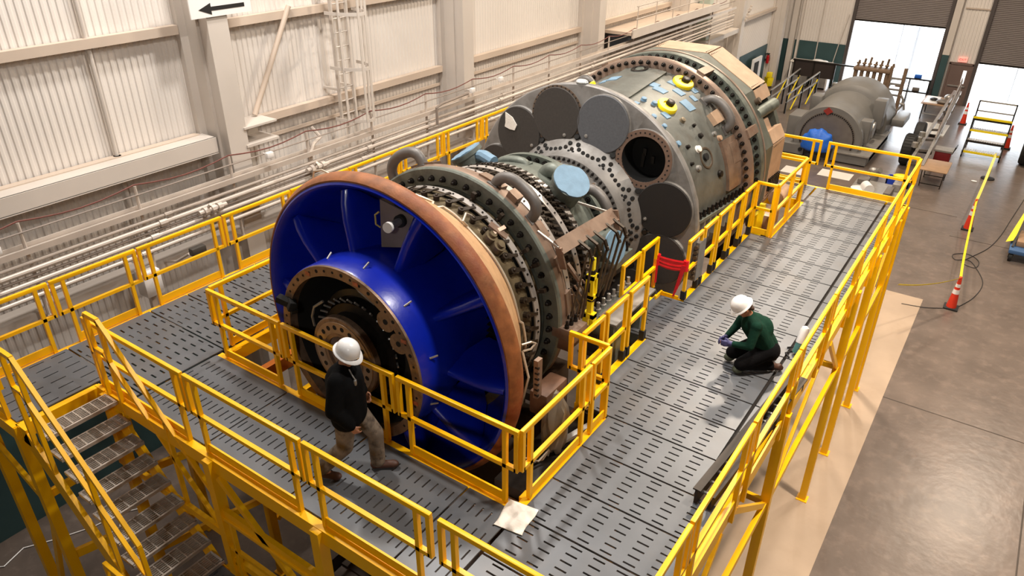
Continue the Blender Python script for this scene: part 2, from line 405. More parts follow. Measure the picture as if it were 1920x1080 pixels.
# mezzanine shelf between the third and fourth columns
t = thing('mezzanine', 'grey mezzanine shelf with thin railing between wall columns', 'mezzanine', (-12.7, 28, 5.6))
mb = MB(); mb.bb((WX+.05, 25.0, 5.95), (-12.1, 33.4, 6.06)); mb.build('floor_plate', girtm, t)
mb = MB(); mb.bb((-12.12, 25.0, 5.86), (-12.05, 33.4, 6.16)); mb.build('edge_beam', mezzm, t)
mb = MB(); mb.bb((WX+.06, 25.1, 5.2), (WX+.2, 33.3, 5.95)); mb.build('void_shade', dark, t)  # dark block on the wall stands in for the shaded void under the shelf
for k in range(6):
    mb = MB(); mb.cyl((-12.08, 25.3+k*1.55, 6.06), (-12.08, 25.3+k*1.55, 6.95), .02, 6); mb.build('post', pipem, t)
for zz in (6.5, 6.93):
    mb = MB(); mb.cyl((-12.08, 25.2, zz), (-12.08, 33.3, zz), .018, 6); mb.build('rail', pipem, t)
# roll-up doors, jambs, exit door
def rollup(n, x0, x1, zb):
    r = bpy.data.objects.new('door_%d' % n, None); COL.objects.link(r); r.location = ((x0+x1)/2, FY, 0); struct(r)
    mb = MB(); vs = []; fs = []
    k = int((7.0-zb)/.09)
    for i in range(k+1):
        z = zb+i*.09
        vs += [(x0, FY-.02, z), (x1, FY-.02, z), (x0, FY-.05, z+.045), (x1, FY-.05, z+.045)]
    for i in range(2*k+1): fs.append((2*i, 2*i+1, 2*i+3, 2*i+2))
    mb.add(vs, fs); mb.build('curtain', doorm, r, smooth=0)
    mb = MB(); mb.bb((x0, FY-.07, zb-.06), (x1, FY-.01, zb+.03)); mb.build('bottom_bar', dark, r)
    for x in (x0, x1):
        mb = MB(); mb.bb((x-.09, FY-.16, 0), (x+.09, FY+.1, 7)); mb.build('guide', M('guide_%d%d' % (n, x > x0), '#4f4846', .5, .2, .06, 2), r)
rollup(1, D1[0], D1[1], 3.95); rollup(2, D2[0], D2[1], 2.35)
r = bpy.data.objects.new('door_3', None); COL.objects.link(r); r.location = (sum(EX)/2, FY, 0); struct(r)
mb = MB(); mb.bb((EX[0]+.05, FY-.06, 0), (EX[1]-.05, FY-.01, 2.15)); mb.build('leaf', doorb, r)
mb = MB(); mb.bb((EX[0]-.05, FY-.1, 0), (EX[0]+.05, FY, 2.2)); mb.bb((EX[1]-.05, FY-.1, 0), (EX[1]+.05, FY, 2.2)); mb.bb((EX[0]-.05, FY-.1, 2.13), (EX[1]+.05, FY, 2.24)); mb.build('frame', doorb, r)
mb = MB(); mb.bb((-3.02, FY-.075, 1.15), (-2.86, FY-.055, 1.85)); mb.build('glass_pane', glassd, r)
mb = MB(); mb.bb((-3.6, FY-.13, .98), (-2.75, FY-.06, 1.04)); mb.build('push_bar', greyst, r)
t = thing('exit_sign', 'lit red exit sign above the brown exit door', 'sign', (-3.2, FY-.08, 2.3))
mb = MB(); mb.cbox((-3.2, FY-.1, 2.42), (.42, .07, .26), .015); mb.build('case', exitm, t)
def text(s_, name, T, size, mat, parent):
    cu = bpy.data.curves.new(name, 'FONT'); cu.body = s_; cu.size = size; cu.extrude = .004; cu.align_x = 'CENTER'; cu.align_y = 'CENTER'
    o = bpy.data.objects.new(name, cu); COL.objects.link(o); bpy.context.view_layer.update()
    me = bpy.data.meshes.new_from_object(o.evaluated_get(bpy.context.evaluated_depsgraph_get()))
    bpy.data.objects.remove(o)
    me.transform((basis(parent).inverted() if parent else Matrix.Identity(4)) @ T); me.materials.append(mat)
    o = bpy.data.objects.new(name, me); COL.objects.link(o); o.parent = parent; return o
text('EXIT', 'lettering', Matrix(((1, 0, 0, -3.2), (0, 0, -1, FY-.138), (0, 1, 0, 2.42), (0, 0, 0, 1))), .17, M('exit_letters', '#c2202a', .5, 0, 0, 2), t)
mb = MB(); mb.bb((D1[1]+.12, FY-.32, 2.6), (D1[1]+.45, FY-.02, CZ)); trim(mb, colm)
mb = MB(); mb.bb((D1[1]+.12, FY-.32, 0), (D1[1]+.45, FY-.02, 2.6)); trim(mb, tealm)
mb = MB(); mb.bb((-12.55, FY-.4, 0), (-12.25, FY-.05, CZ)); mb.bb((-12.1, FY-.25, 0), (-11.98, FY-.05, CZ)); trim(mb, colm)
mb = MB(); mb.bb((WX, FY-.12, 5.15), (D1[0]-.1, FY-.04, 5.24)); trim(mb, girtm)
mb = MB(); mb.bb((EX[0], FY-.1, 5.0), (D2[0], FY-.04, 5.06)); trim(mb, girtm)
mb = MB(); mb.cyl((-10.9, FY-.09, 0), (-10.9, FY-.09, 9), .03, 8); mb.tube([(-9.9, FY-.14, .8), (-9.7, FY-.14, 2.5), (-9.45, FY-.14, 4.2)], .025, 8)
tag(mb.build('conduit', colm), 'thin white conduits on the far wall left of the open roll-up door', 'pipe')

# outside
mb = MB(); mb.bb((-60, FY+.12, -.3), (60, FY+70, -.02)); struct(mb.build('floor', asphalt, smooth=0))
mb = MB()
for k in range(16):
    x = -22+k*2.4; mb.cyl((x, FY+9, -.02), (x, FY+9, 2.3), .03, 6)
mb.cyl((-22, FY+9, 2.25), (14, FY+9, 2.25), .02, 6)
for k in range(180):
    x = -22+k*.2
    mb.bar((x, FY+9, 0), (x+2.2, FY+9, 2.2), .005, .005); mb.bar((x+2.2, FY+9, 0), (x, FY+9, 2.2), .005, .005)
tag(mb.build('wire_fence', fencem), 'pale chain link fence outside the open roll-up doors', 'fence')
for x, y, h, r, lb in ((-7.0, FY+3.5, 3.4, .05, 'thin pole outside the left roll-up door'), (-6.2, FY+4, 3.3, .11, 'thick dark pole standing outside the left roll-up door'), (-5.3, FY+5, 2.6, .04, 'short thin pole outside the left roll-up door'), (-.6, FY+2.5, 1.9, .03, 'thin pole outside the right roll-up door')):
    mb = MB(); mb.cyl((x, y, -.02), (x, y, h), r, 8); mb.cyl((x, y, -.02), (x, y, .05), r*2, 8); tag(mb.build('pole', fencem), lb, 'pole')

# ------------------------------------------------------------------ work platform
def slotted(x0, x1, y0, y1, slots, z, th, name, mat, parent=None):
    xs = sorted(set([x0, x1]+[round(s[0], 4) for s in slots]+[round(s[1], 4) for s in slots]))
    ys = sorted(set([y0, y1]+[round(s[2], 4) for s in slots]+[round(s[3], 4) for s in slots]))
    nx, ny = len(xs)-1, len(ys)-1
    hole = [[False]*ny for _ in range(nx)]
    for a, b, c, d in slots:
        for i in range(nx):
            mx = (xs[i]+xs[i+1])/2
            if not a < mx < b: continue
            for j in range(ny):
                if c < (ys[j]+ys[j+1])/2 < d: hole[i][j] = True
    vid = {}; vs = []; fs = []
    def V(i, j, k):
        if (i, j, k) not in vid: vid[(i, j, k)] = len(vs); vs.append((xs[i], ys[j], z-(th if k else 0)))
        return vid[(i, j, k)]
    H = lambda i, j: i < 0 or j < 0 or i >= nx or j >= ny or hole[i][j]
    for i in range(nx):
        for j in range(ny):
            if hole[i][j]: continue
            fs.append((V(i, j, 0), V(i+1, j, 0), V(i+1, j+1, 0), V(i, j+1, 0)))
            fs.append((V(i, j, 1), V(i, j+1, 1), V(i+1, j+1, 1), V(i+1, j, 1)))
            for di, dj, p, q in ((-1, 0, (i, j), (i, j+1)), (1, 0, (i+1, j), (i+1, j+1)), (0, -1, (i, j), (i+1, j)), (0, 1, (i, j+1), (i+1, j+1))):
                if H(i+di, j+dj): fs.append((V(*p, 0), V(*q, 0), V(*q, 1), V(*p, 1)))
    mb = MB(); mb.add(vs, fs); return mb.build(name, mat, parent, smooth=0, merge=False)
def slots_x(x0, x1, y0, y1, cp=.265, ln=.135, rp=.106, w=.022, m=.07):
    """slots elongated along x, in columns"""
    out = []; n = max(1, int((x1-x0-2*m+cp-ln)/cp)); off = (x1-x0-((n-1)*cp+ln))/2
    r = max(1, int((y1-y0-.1+rp)/rp)); ro = (y1-y0-((r-1)*rp))/2
    for i in range(n):
        for j in range(r):
            a = x0+off+i*cp; c = y0+ro+j*rp; out.append((a, a+ln, c-w/2, c+w/2))
    return out
def slots_y(x0, x1, y0, y1, **k):
    return [(c, d, a, b) for a, b, c, d in slots_x(y0, y1, x0, x1, **k)]
def plate(x0, x1, y0, y1, slots, label, group):
    g = .013
    o = slotted(x0+g, x1-g, y0+g, y1-g, slots, DZ, .018, 'deck_plate', deckm)
    return tag(o, label, 'deck plate', group)
# right walkway rows
ysR = [3.52+.64*0, 4.15, 4.81, 5.48, 6.15, 6.84, 7.5, 8.14, 8.8, 9.48, 10.15, 10.84, 11.45, 12.11, 12.75, 13.43, 14.09, 14.79, 15.45, 16.1, 16.74]
for k in range(len(ysR)-1):
    a, b = ysR[k], ysR[k+1]; mid = (a+b)/2
    xl = -3.22 if mid < 6.84 else (-3.62 if mid < 8.8 or 10.1 < mid < 13.43 else (-4.08 if mid < 10.15 else -3.22))
    if mid > 15.45: xl = -3.22
    xr = -1.42 if mid < 6.2 else -1.76
    plate(xl, xr, a, b, slots_x(xl, xr, a, b), 'slotted grey deck plate, %s from the near right corner along the right walkway' % ORD[k], 'wide plates of the right walkway')
    if xr < -1.5 and not 6.1 < mid < 6.84:
        plate(-1.74, -1.42, a, b, slots_x(-1.74, -1.42, a, b, cp=.2, ln=.13, m=.03), 'narrow slotted deck plate at the right rail beside the %s wide plate' % ORD[k], 'narrow plates along the right rail')
# front walkway
xsF = [-8.5, -6.96, -5.45, -3.9, -3.24]
for k in range(len(xsF)-1):
    a, b = xsF[k], xsF[k+1]
    plate(a, b, 3.52, 4.82, slots_y(a, b, 3.52, 4.82, cp=.27, ln=.15, rp=.115, w=.02), 'slotted grey deck plate, %s from the left on the front walkway before the blue inlet' % ORD[k], 'plates of the front walkway')
# left walkway
ysL = [2.42, 3.66, 4.96, 5.62, 6.3, 6.97, 7.64, 8.31, 8.98, 9.65, 10.32, 10.99, 11.66, 12.33, 13.0, 13.67, 14.34, 15.0, 15.7, 16.74]
for k in range(len(ysL)-1):
    a, b = ysL[k], ysL[k+1]; xr = -8.52 if k else -9.25
    s = slots_y(-10.42, xr, a, b, cp=.3, ln=.2, rp=.2, w=.02) if k == 0 else slots_x(-10.42, xr, a, b, cp=.24, ln=.12, rp=.13, w=.026)
    lb = 'slotted grey deck plate at the head of the stairs' if k == 0 else 'slotted grey deck plate, %s beyond the stair head on the left walkway' % ORD[k-1]
    plate(-10.42, xr, a, b, s, lb, None if k == 0 else 'plates of the left walkway')
plate(-9.25, -8.52, 3.52, 3.66, [], 'narrow plain deck strip beside the stair top', None)
# far walkway behind the turbine
for k, (a, b) in enumerate(((-8.52, -6.9), (-6.9, -5.2), (-5.2, -3.24))):
    plate(a, b, 15.75, 16.74, slots_x(a, b, 15.75, 16.74), 'slotted grey deck plate on the far cross walkway, %s from the left' % ORD[k], 'plates of the far cross walkway')

# frame under the deck
pf = thing('platform_frame', 'yellow steel frame carrying the raised work platform around the turbine', 'platform frame', (-5.9, 10, 0))
def beam(a, b, name='beam', w=.1, h=.2, mat=yel):
    m_ = MB(); m_.bar(a, b, w, h, (0, 0, 1)); return m_.build(name, mat, pf)
M('joist_dark', '#2a2522', .6, .2, .1, 3)
def leg(x, y, z=DZ-.03, w=.13):
    m_ = MB(); m_.bb((x-w/2, y-w/2, .02), (x+w/2, y+w/2, z)); m_.bb((x-w*.8, y-w*.8, 0), (x+w*.8, y+w*.8, .025)); return m_.build('leg', yel, pf)
zb = DZ-.12
for a, b in (((-1.4, 3.46, zb), (-1.4, 16.8, zb)), ((-10.45, 2.4, zb), (-10.45, 16.8, zb)), ((-9.2, 3.47, zb), (-1.35, 3.47, zb)), ((-10.5, 16.78, zb), (-1.35, 16.78, zb)),
             ((-8.46, 4.95, zb), (-8.46, 15.7, zb)), ((-8.5, 4.86, zb), (-3.2, 4.86, zb)), ((-3.27, 4.9, zb), (-3.27, 6.8, zb)), ((-3.67, 6.85, zb), (-3.67, 8.8, zb)), ((-4.13, 8.85, zb), (-4.13, 10.15, zb)), ((-3.67, 10.2, zb), (-3.67, 13.45, zb)), ((-3.27, 13.5, zb), (-3.27, 15.7, zb)), ((-8.4, 15.72, zb), (-3.3, 15.72, zb)), ((-10.5, 2.4, zb), (-9.2, 2.4, zb)), ((-9.2, 2.4, zb), (-9.2, 3.45, zb))):
    beam(a, b)
for y in (5.48, 6.84, 8.14, 9.48, 10.84, 12.11, 13.43, 14.79): beam((-4.05 if y > 8.8 and y < 10 else (-3.6 if 6.8 < y < 13.4 else -3.2), y, zb-.02), (-1.45, y, zb-.02), 'joist', .06, .12, MATS['joist_dark'])
for y in (4.96, 6.3, 7.64, 8.98, 10.32, 11.66, 13.0, 14.34): beam((-10.4, y, zb-.02), (-8.5, y, zb-.02), 'joist', .06, .12, MATS['joist_dark'])
beam((-1.75, 6.9, zb-.02), (-1.75, 16.7, zb-.02), 'joist', .1, .16, MATS['joist_dark'])
for x in (-6.96, -5.45, -3.9): beam((x, 3.5, zb-.02), (x, 4.85, zb-.02), 'joist', .06, .12, MATS['joist_dark'])
legsR = [4.55, 8.25, 12.25, 13.9, 15.9, 16.7]
for y in legsR: leg(-1.36, y)
for x in (-8.95, -6.72, -4.85, -3.1): leg(x, 3.42)
for y in (2.42, 5.0, 8.5, 12, 16.7): leg(-10.42, y)
leg(-9.25, 2.42)
for x, y in ((-8.46, 5.1), (-8.46, 8.5), (-8.46, 12), (-3.3, 5.1), (-3.7, 8.4), (-3.7, 12.6)): leg(x, y)
# bracing in the right leg plane and across the front
for a, b in (((-1.36, 4.55, 3.2), (-1.36, 16.7, 3.2)),): beam(a, b, 'brace', .07, .12)
for a, b in (((-1.36, 8.25, 3.15), (-1.36, 10.1, 4.6)), ((-1.36, 8.25, 3.15), (-1.36, 6.4, 4.6)), ((-1.36, 12.25, 3.15), (-1.36, 10.6, 4.6)), ((-1.36, 4.55, 3.15), (-1.36, 6.0, 4.6)), ((-1.36, 13.9, 3.15), (-1.36, 15.4, 4.6))): beam(a, b, 'brace', .05, .08)
for y in (4.55, 8.25, 12.25): beam((-1.36, y, 3.2), (-3.3, y, 3.2), 'brace', .06, .1)
for a, b in (((-9.2, 3.42, 3.5), (-6.72, 3.42, 3.5)), ((-6.72, 3.42, 3.95), (-4.85, 3.42, 3.95)), ((-6.72, 3.42, 3.1), (-4.85, 3.42, 3.1)), ((-4.85, 3.42, 3.1), (-3.1, 3.42, 3.1))): beam(a, b, 'brace', .06, .12)
for a, b in (((-6.72, 3.42, 3.1), (-4.9, 3.42, .4)), ((-4.85, 3.42, 3.0), (-3.1, 3.42, 4.5)), ((-4.85, 3.42, 3.0), (-6.6, 3.42, 4.55)), ((-3.1, 3.42, 3.0), (-4.8, 3.42, .4)), ((-9.25, 2.42, 3.3), (-10.4, 2.42, .6)), ((-9.25, 2.42, 3.4), (-10.42, 2.42, 3.9)), ((-8.46, 5.1, 3.2), (-8.46, 8.4, 1.0)), ((-8.46, 8.5, 3.3), (-8.46, 5.2, 1.2)), ((-6.72, 3.42, 3.0), (-8.9, 3.42, .6))): beam(a, b, 'brace', .06, .09)
for y, z in ((3.42, 3.3), (3.42, 1.8)): beam((-8.95, 3.42, z), (-8.46, 5.1, z), 'brace', .06, .12)
beam((-9.25, 2.42, 3.55), (-9.25, 3.42, 3.55), 'brace', .06, .12); beam((-9.25, 2.42, 2.4), (-8.95, 3.42, 2.4), 'brace', .06, .14)
beam((-8.25, 5.0, 4.25), (-8.25, 10, 4.25), 'brace', .12, .22, M('orange_beam', '#C06A1E', .5, 0, .1, 3)); beam((-8.1, 5.0, 3.6), (-8.1, 10, 3.6), 'brace', .1, .2)
for k in range(6): beam((-8.3+k*.28, 5.35, 1.5), (-8.3+k*.28, 5.35, 4.2), 'brace', .07, .05)

# ------------------------------------------------------------------ guardrails
RW = .05
def rail(p0, p1, label, group, style='std', z=DZ, toe=True, feet=False, ext0=True, ext1=True, drop=.16):
    p0 = Vector((*p0, 0)); p1 = Vector((*p1, 0)); d = p1-p0; L_ = d.length
    o = thing('guardrail', label, 'guardrail', (p0.x, p0.y, z), math.atan2(d.y, d.x), group)
    m = bpy.data.objects  # children built in local coordinates
    keep = o.matrix_basis.copy(); o.matrix_basis = Matrix.Identity(4)
    H = 1.06; in0 = .17 if (style == 'std' and ext0) else RW/2; in1 = .17 if (style == 'std' and ext1) else RW/2
    mb = MB(); mb.cbox((L_/2, 0, H-.03), (L_, RW, .06), .008); mb.build('top_rail', yel, o)
    mb = MB(); mb.bb((RW/2 if style == 'std' else .03, -RW/2, .5), (L_-RW/2, RW/2, .55)); mb.build('mid_rail', yel, o)
    for x in (in0+.005, L_-in1-.005):
        mb = MB(); mb.bb((x-RW/2, -RW/2, -drop if not feet else .14), (x+RW/2, RW/2, H-.055)); po = mb.build('post', yel, o)
        if feet:
            mb = MB(); mb.bb((x-.04, -.04, .0), (x+.04, .04, .15)); mb.build('foot', black, po)
    if style == 'std':
        for e, x in ((ext0, RW/2), (ext1, L_-RW/2)):
            if e: mb = MB(); mb.bb((x-RW/2, -RW/2, .5), (x+RW/2, RW/2, H-.055)); mb.build('end_bar', yel, o)
    if toe:
        mb = MB(); mb.bb((in0, -.012, .005), (L_-in1, .012, .12)); mb.build('toe_board', yel, o)
    o.matrix_basis = keep
    return o
yl = [2.42, 3.71, 5.02, 6.55, 8.02, 9.47, 10.92, 12.37, 13.84, 15.3, 16.72]
for k in range(len(yl)-1):
    rail((-10.47, yl[k]+.015), (-10.47, yl[k+1]-.015), 'yellow guardrail section along the left wall, %s from the near end' % ORD[k], 'guardrails along the left wall')
xf = [-9.19, -7.01, -5.0, -3.265, -1.36]
for k in range(len(xf)-1):
    a = xf[k]+.02 + (.05 if k == 3 else 0)
    rail((a, 3.5), (xf[k+1]-.02, 3.5), 'yellow guardrail section, %s from the stairs on the front edge of the platform' % ORD[k], 'guardrails on the front edge', ext0=k > 0, drop=.22)
yr = [3.52, 4.75, 6.43, 8.1, 9.76, 11.42, 13.08, 14.74, 16.72]
for k in range(len(yr)-1):
    rail((-1.335, yr[k]+.015), (-1.335, yr[k+1]-.015), 'yellow guardrail section along the right edge, %s from the near corner' % ORD[k], 'guardrails along the right edge', drop=.22, toe=True)
rail((-6.25, 16.76), (-4.75, 16.76), 'yellow guardrail section on the far edge, partly behind the turbine end', 'guardrails on the far edge')
rail((-4.72, 16.76), (-3.31, 16.76), 'yellow guardrail section on the far edge before the blue tarp', 'guardrails on the far edge')
rail((-3.18, 16.76), (-1.36, 16.76), 'yellow guardrail section on the far edge at the right corner', 'guardrails on the far edge')
rail((-10.45, 2.42), (-9.27, 2.42), 'yellow guardrail closing the landing left of the stair head', None)
# inner front
rail((-8.5, 4.88), (-6.99, 4.88), 'yellow inner guardrail left of the bronze hub, before the blue inlet', 'inner guardrails before the blue inlet', drop=.0)
rail((-6.95, 4.88), (-5.02, 4.88), 'yellow inner guardrail behind the walking worker, before the hub', 'inner guardrails before the blue inlet', drop=0)
rail((-4.97, 4.88), (-3.27, 4.88), 'yellow inner guardrail before the lower right of the blue inlet', 'inner guardrails before the blue inlet', drop=0)
rail((-8.52, 4.93), (-8.52, 6.4), 'yellow inner guardrail on the left walkway nearest the inlet corner', 'inner guardrails of the left walkway', drop=0)
rail((-8.52, 6.43), (-8.52, 7.9), 'yellow inner guardrail on the left walkway hidden behind the blue inlet', 'inner guardrails of the left walkway', drop=0)
# inner right
G5 = 'inner guardrails of the right walkway'
rail((-3.255, 4.9), (-3.255, 6.36), 'long yellow inner guardrail right of the orange inlet rim', G5, drop=0)
rail((-3.25, 6.39), (-3.25, 6.83), 'short yellow inner guardrail with toe board before the notch', G5, 'frame', drop=0)
rail((-3.84, 6.85), (-3.28, 6.85), 'short yellow guardrail turned across the notch by the turbine', G5, drop=0, toe=False, ext1=False)
for a, b, x, lb in ((6.9, 7.45, -3.67, 'narrow yellow gate frame nearest the notch'), (7.51, 8.12, -3.67, 'narrow yellow gate frame below the yellow turnbuckle'), (8.19, 8.78, -3.67, 'narrow yellow gate frame nearest the studded block'), (8.83, 9.43, -4.12, 'narrow yellow gate frame set back beyond the studded block'), (9.5, 10.08, -4.12, 'narrow yellow gate frame at the left end of the red ribbon'), (10.2, 10.77, -3.65, 'narrow yellow gate frame at the right end of the red ribbon'), (10.84, 11.42, -3.65, 'second narrow yellow gate frame beyond the red ribbon'), (11.5, 12.1, -3.65, 'third narrow yellow gate frame beyond the red ribbon'), (12.16, 12.74, -3.65, 'fourth narrow yellow gate frame beyond the red ribbon'), (12.82, 13.4, -3.65, 'narrow yellow gate frame against the boxed bay')):
    rail((x, a), (x, b), lb, 'narrow gate frames along the turbine', 'frame', feet=True, toe=False)
rail((-3.66, 13.47), (-3.27, 13.47), 'near end guardrail of the boxed bay under the exhaust', 'guardrails of the boxed bay', 'frame', drop=0)
rail((-3.25, 13.49), (-3.25, 14.42), 'near half of the long side guardrail of the boxed bay', 'guardrails of the boxed bay', 'frame', drop=0)
rail((-3.25, 14.45), (-3.25, 15.4), 'far half of the long side guardrail of the boxed bay', 'guardrails of the boxed bay', 'frame', drop=0)
rail((-3.9, 15.42), (-3.27, 15.42), 'far end guardrail of the boxed bay under the exhaust', 'guardrails of the boxed bay', 'frame', drop=0)

# ------------------------------------------------------------------ stairs and lower landing
st = thing('staircase', 'yellow staircase with steel grating treads at the front left of the platform', 'stairs', (-8, 2.95, 2.85))
N_T = 9; g0 = .2125; r0 = .235
for k in range(N_T):
    xf_ = -8.92+g0*k; z = DZ-.02-r0*k
    mb = MB()
    mb.bb((xf_-.02, 2.5, z-.05), (xf_+.005, 3.40, z)); mb.bb((xf_+.235, 2.5, z-.05), (xf_+.262, 3.40, z)); mb.bb((xf_, 2.5, z-.05), (xf_+.25, 2.53, z)); mb.bb((xf_, 3.37, z-.05), (xf_+.25, 3.40, z))
    for j in range(1, 7): mb.bb((xf_+j*.034-.004, 2.52, z-.03), (xf_+j*.034+.004, 3.38, z-.002))
    for j in range(1, 8): mb.bb((xf_, 2.5+j*.1125-.008, z-.02), (xf_+.25, 2.5+j*.1125+.008, z-.001))
    mb.build('tread', galv, st)
for y, lab in ((2.44, ''), (3.44, '')):
    mb = MB(); mb.bar((-9.1, y, DZ-.14), (-6.85, y, DZ-.14-2.49+.05), .06, .26, (0, 0, 1)); mb.bb((-9.22, y-.03, DZ-.27), (-9.0, y+.03, DZ-.01)); mb.build('stringer', yel, st)
    y2 = y
    a = Vector((-8.62, y2, 6.02)); b = Vector((-6.85, y2, 4.12))
    mb = MB(); mb.bar((-8.9, y2, 6.02), (-8.6, y2, 6.02), .05, .06, (0, 0, 1)); mb.bar(a, b, .05, .06, (0, 0, 1)); mb.build('handrail', yel, st)
    mb = MB(); mb.bar((-8.9, y2, 5.5), (-8.68, y2, 5.5), .05, .05, (0, 0, 1)); mb.bar((-8.7, y2, 5.5), (-6.93, y2, 3.6), .05, .05, (0, 0, 1)); mb.build('mid_rail', yel, st)
    for x, zt, zl in ((-8.9, 6.02, 4.6), (-8.6, 5.98, 4.25), (-7.6, 4.9, 3.15), (-6.85, 4.12, 2.4)):
        mb = MB(); mb.bb((x-.025, y2-.025, zl), (x+.025, y2+.025, zt)); mb.build('post', yel, st)
ln = thing('lower_landing', 'grey slotted lower landing at the foot of the yellow stairs', 'landing', (-6, 2.9, 0))
slotted(-6.98, -4.0, 2.2, 3.36, slots_y(-6.98, -4.0, 2.2, 3.36, cp=.27, ln=.16, rp=.115, w=.02), 2.84, .03, 'deck_plate', deckm, ln)
for a, b in (((-6.98, 3.36, 2.72), (-4, 3.36, 2.72)), ((-6.98, 2.2, 2.72), (-4, 2.2, 2.72)), ((-6.95, 2.2, 2.72), (-6.95, 3.36, 2.72))):
    mb = MB(); mb.bar(a, b, .08, .18, (0, 0, 1)); mb.build('edge_beam', yel, ln)
for x, y in ((-6.9, 2.25), (-6.9, 3.3), (-4.1, 2.25), (-4.1, 3.3)):
    mb = MB(); mb.bb((x-.05, y-.05, 0), (x+.05, y+.05, 2.7)); mb.build('leg', yel, ln)
rail((-7.2, 2.16), (-5.2, 2.16), 'yellow guardrail section on the lower landing at the stair foot', None, z=2.84, drop=.15, toe=False)
rail((-6.7, 3.39), (-4.9, 3.39), 'yellow lower guardrail under the front edge of the platform', None, z=2.84, drop=.1, toe=True)
# loose cable on the floor
pts = [(-12.9, 2.0, .02), (-12.6, 2.3, .02), (-12.75, 2.7, .02), (-12.5, 3.1, .02), (-12.2, 3.7, .02), (-12.1, 4.2, .02), (-11.9, 4.5, .02), (-11.6, 4.5, .02), (-11.55, 4.2, .02), (-11.8, 4.0, .02), (-12.05, 4.2, .02)]
mb = MB(); mb.tube(pts, .012, 6); tag(mb.build('cable', white), 'thin white cable lying on the floor under the stairs', 'cable')
mb = MB()
for k in range(5): mb.bb((-8.0+k*.02, 6.2+k*1.3, .3), (-4.0, 6.34+k*1.3, .5))
mb.bb((-8.0, 5.6, .0), (-7.7, 12.5, .3)); mb.bb((-4.3, 5.6, 0), (-4.0, 12.5, .3))
tag(mb.build('pit_skid', M('dark_frame', '#3a2c20', .6, .2, .2, 3)), 'dark brown steel skid on the floor beneath the turbine', 'skid')
# pale plate beside the inlet and cable ladder on the right edge
mb = MB(); mb.bb((-4.05, 4.95, 4.3), (-3.35, 5.3, 4.38)); mb.bb((-4.0, 5.1, 0), (-3.9, 5.2, 4.31)); mb.bb((-3.5, 5.1, 0), (-3.4, 5.2, 4.31))
tag(mb.build('pale_plate', M('pale_board', '#B69E90', .6, 0, .06, 3)), 'pale board below deck level at the lower right of the blue inlet', 'board')
cl = thing('cable_ladder', 'dark steel cable ladder lying on the deck against the right guardrail', 'cable ladder', (-1.55, 7.4, DZ))
LA, LB = Vector((-1.71, 6.05, DZ+.1)), Vector((-1.5, 8.85, DZ+.1))
dv = (LB-LA).normalized(); sd = Vector((dv.y, -dv.x, 0))
for s_, nm in ((0, 'side_rail'), (.3, 'side_rail')):
    a = LA+sd*s_*(.55 if s_ else 0); b = LB+sd*s_*(.55 if s_ else 0)
    mb = MB(); mb.bar(a, b, .035, .2, (0, 0, 1)); mb.bar(a+Vector((0, 0, .09)), b+Vector((0, 0, .09)), .09, .02, (0, 0, 1)); mb.build(nm, M('tray_dark_%d' % (s_ > 0), '#3B332C', .6, .2, .15, 4), cl)
for k in range(14):
    a = LA+dv*(.12+k*.2); mb = MB(); mb.bar(a, a+sd*.165, .03, .02, (0, 0, 1)); mb.build('rung', greyst, cl)

# ------------------------------------------------------------------ gas turbine
gt = thing('gas_turbine', 'huge grey gas turbine with a deep blue inlet ring and dark round combustor covers', 'gas turbine', (TX, 10, 3.2))
def P_(mb, name, mat, parent=None, smooth=34): return mb.build(name, mat, parent or gt, smooth)
# blue inlet bell: flared inner wall
pro = [(5.50, 2.0), (5.53, 1.965), (5.62, 1.92), (5.78, 1.86), (5.98, 1.76), (6.2, 1.64), (6.5, 1.5), (6.9, 1.42), (6.9, 1.44), (6.48, 1.53), (6.2, 1.67), (5.98, 1.8), (5.78, 1.9), (5.66, 1.99), (5.52, 2.03)]
bell = P_(MB().rev(pro, 160), 'inlet_bell', blue)
# hub shroud
pro = [(5.02, 1.165), (5.05, 1.18), (5.55, 1.175), (5.85, 1.12), (6.2, 1.0), (6.9, .93), (6.9, .9), (6.2, .95), (5.4, 1.1), (5.02, 1.1)]
hub = P_(MB().rev(pro, 128), 'inlet_hub', blue)
for k in range(11):
    a = 10+k*33; mb = MB(); c = tp(5.2, 1.18, a); mb.bar(c, c+trad(a)*.05+Vector((0, .09, 0)), .016, .016); mb.build('pin', greyst, hub)
# struts between hub and bell: aerofoil plates with a rounded leading edge
for k in range(10):
    a = 22+k*36
    mb = MB(); secs = []
    ra, ta = trad(a), ttan(a)
    C0 = Vector((TX, 0, TZ))
    for r, yf in ((1.1, 5.46), (1.3, 5.48), (1.55, 5.5), (1.75, 5.54), (1.9, 5.6)):
        sec = []
        ch = {1.1: .95, 1.3: .92, 1.55: .72, 1.75: .42, 1.9: .14}[r]
        for dy, w in ((0, .0), (.012, .035), (.05, .055), (.2, .065), (.55, .06), (.9, .03), (1.0, 0)):
            sec.append((dy*ch if dy > .06 else min(dy, ch*.3), w))
        ring = [(dy, w) for dy, w in sec]+[(dy, -w) for dy, w in reversed(sec[1:-1])]
        secs.append([C0+ra*r+ta*w+Vector((0, yf+dy, 0)) for dy, w in ring])
    vs = [p for s_ in secs for p in s_]; n = len(secs[0]); fs = []
    for i in range(len(secs)-1):
        for j in range(n): fs.append((i*n+j, i*n+(j+1) % n, (i+1)*n+(j+1) % n, (i+1)*n+j))
    mb.add(vs, fs); P_(mb, 'inlet_strut', blue, smooth=60)
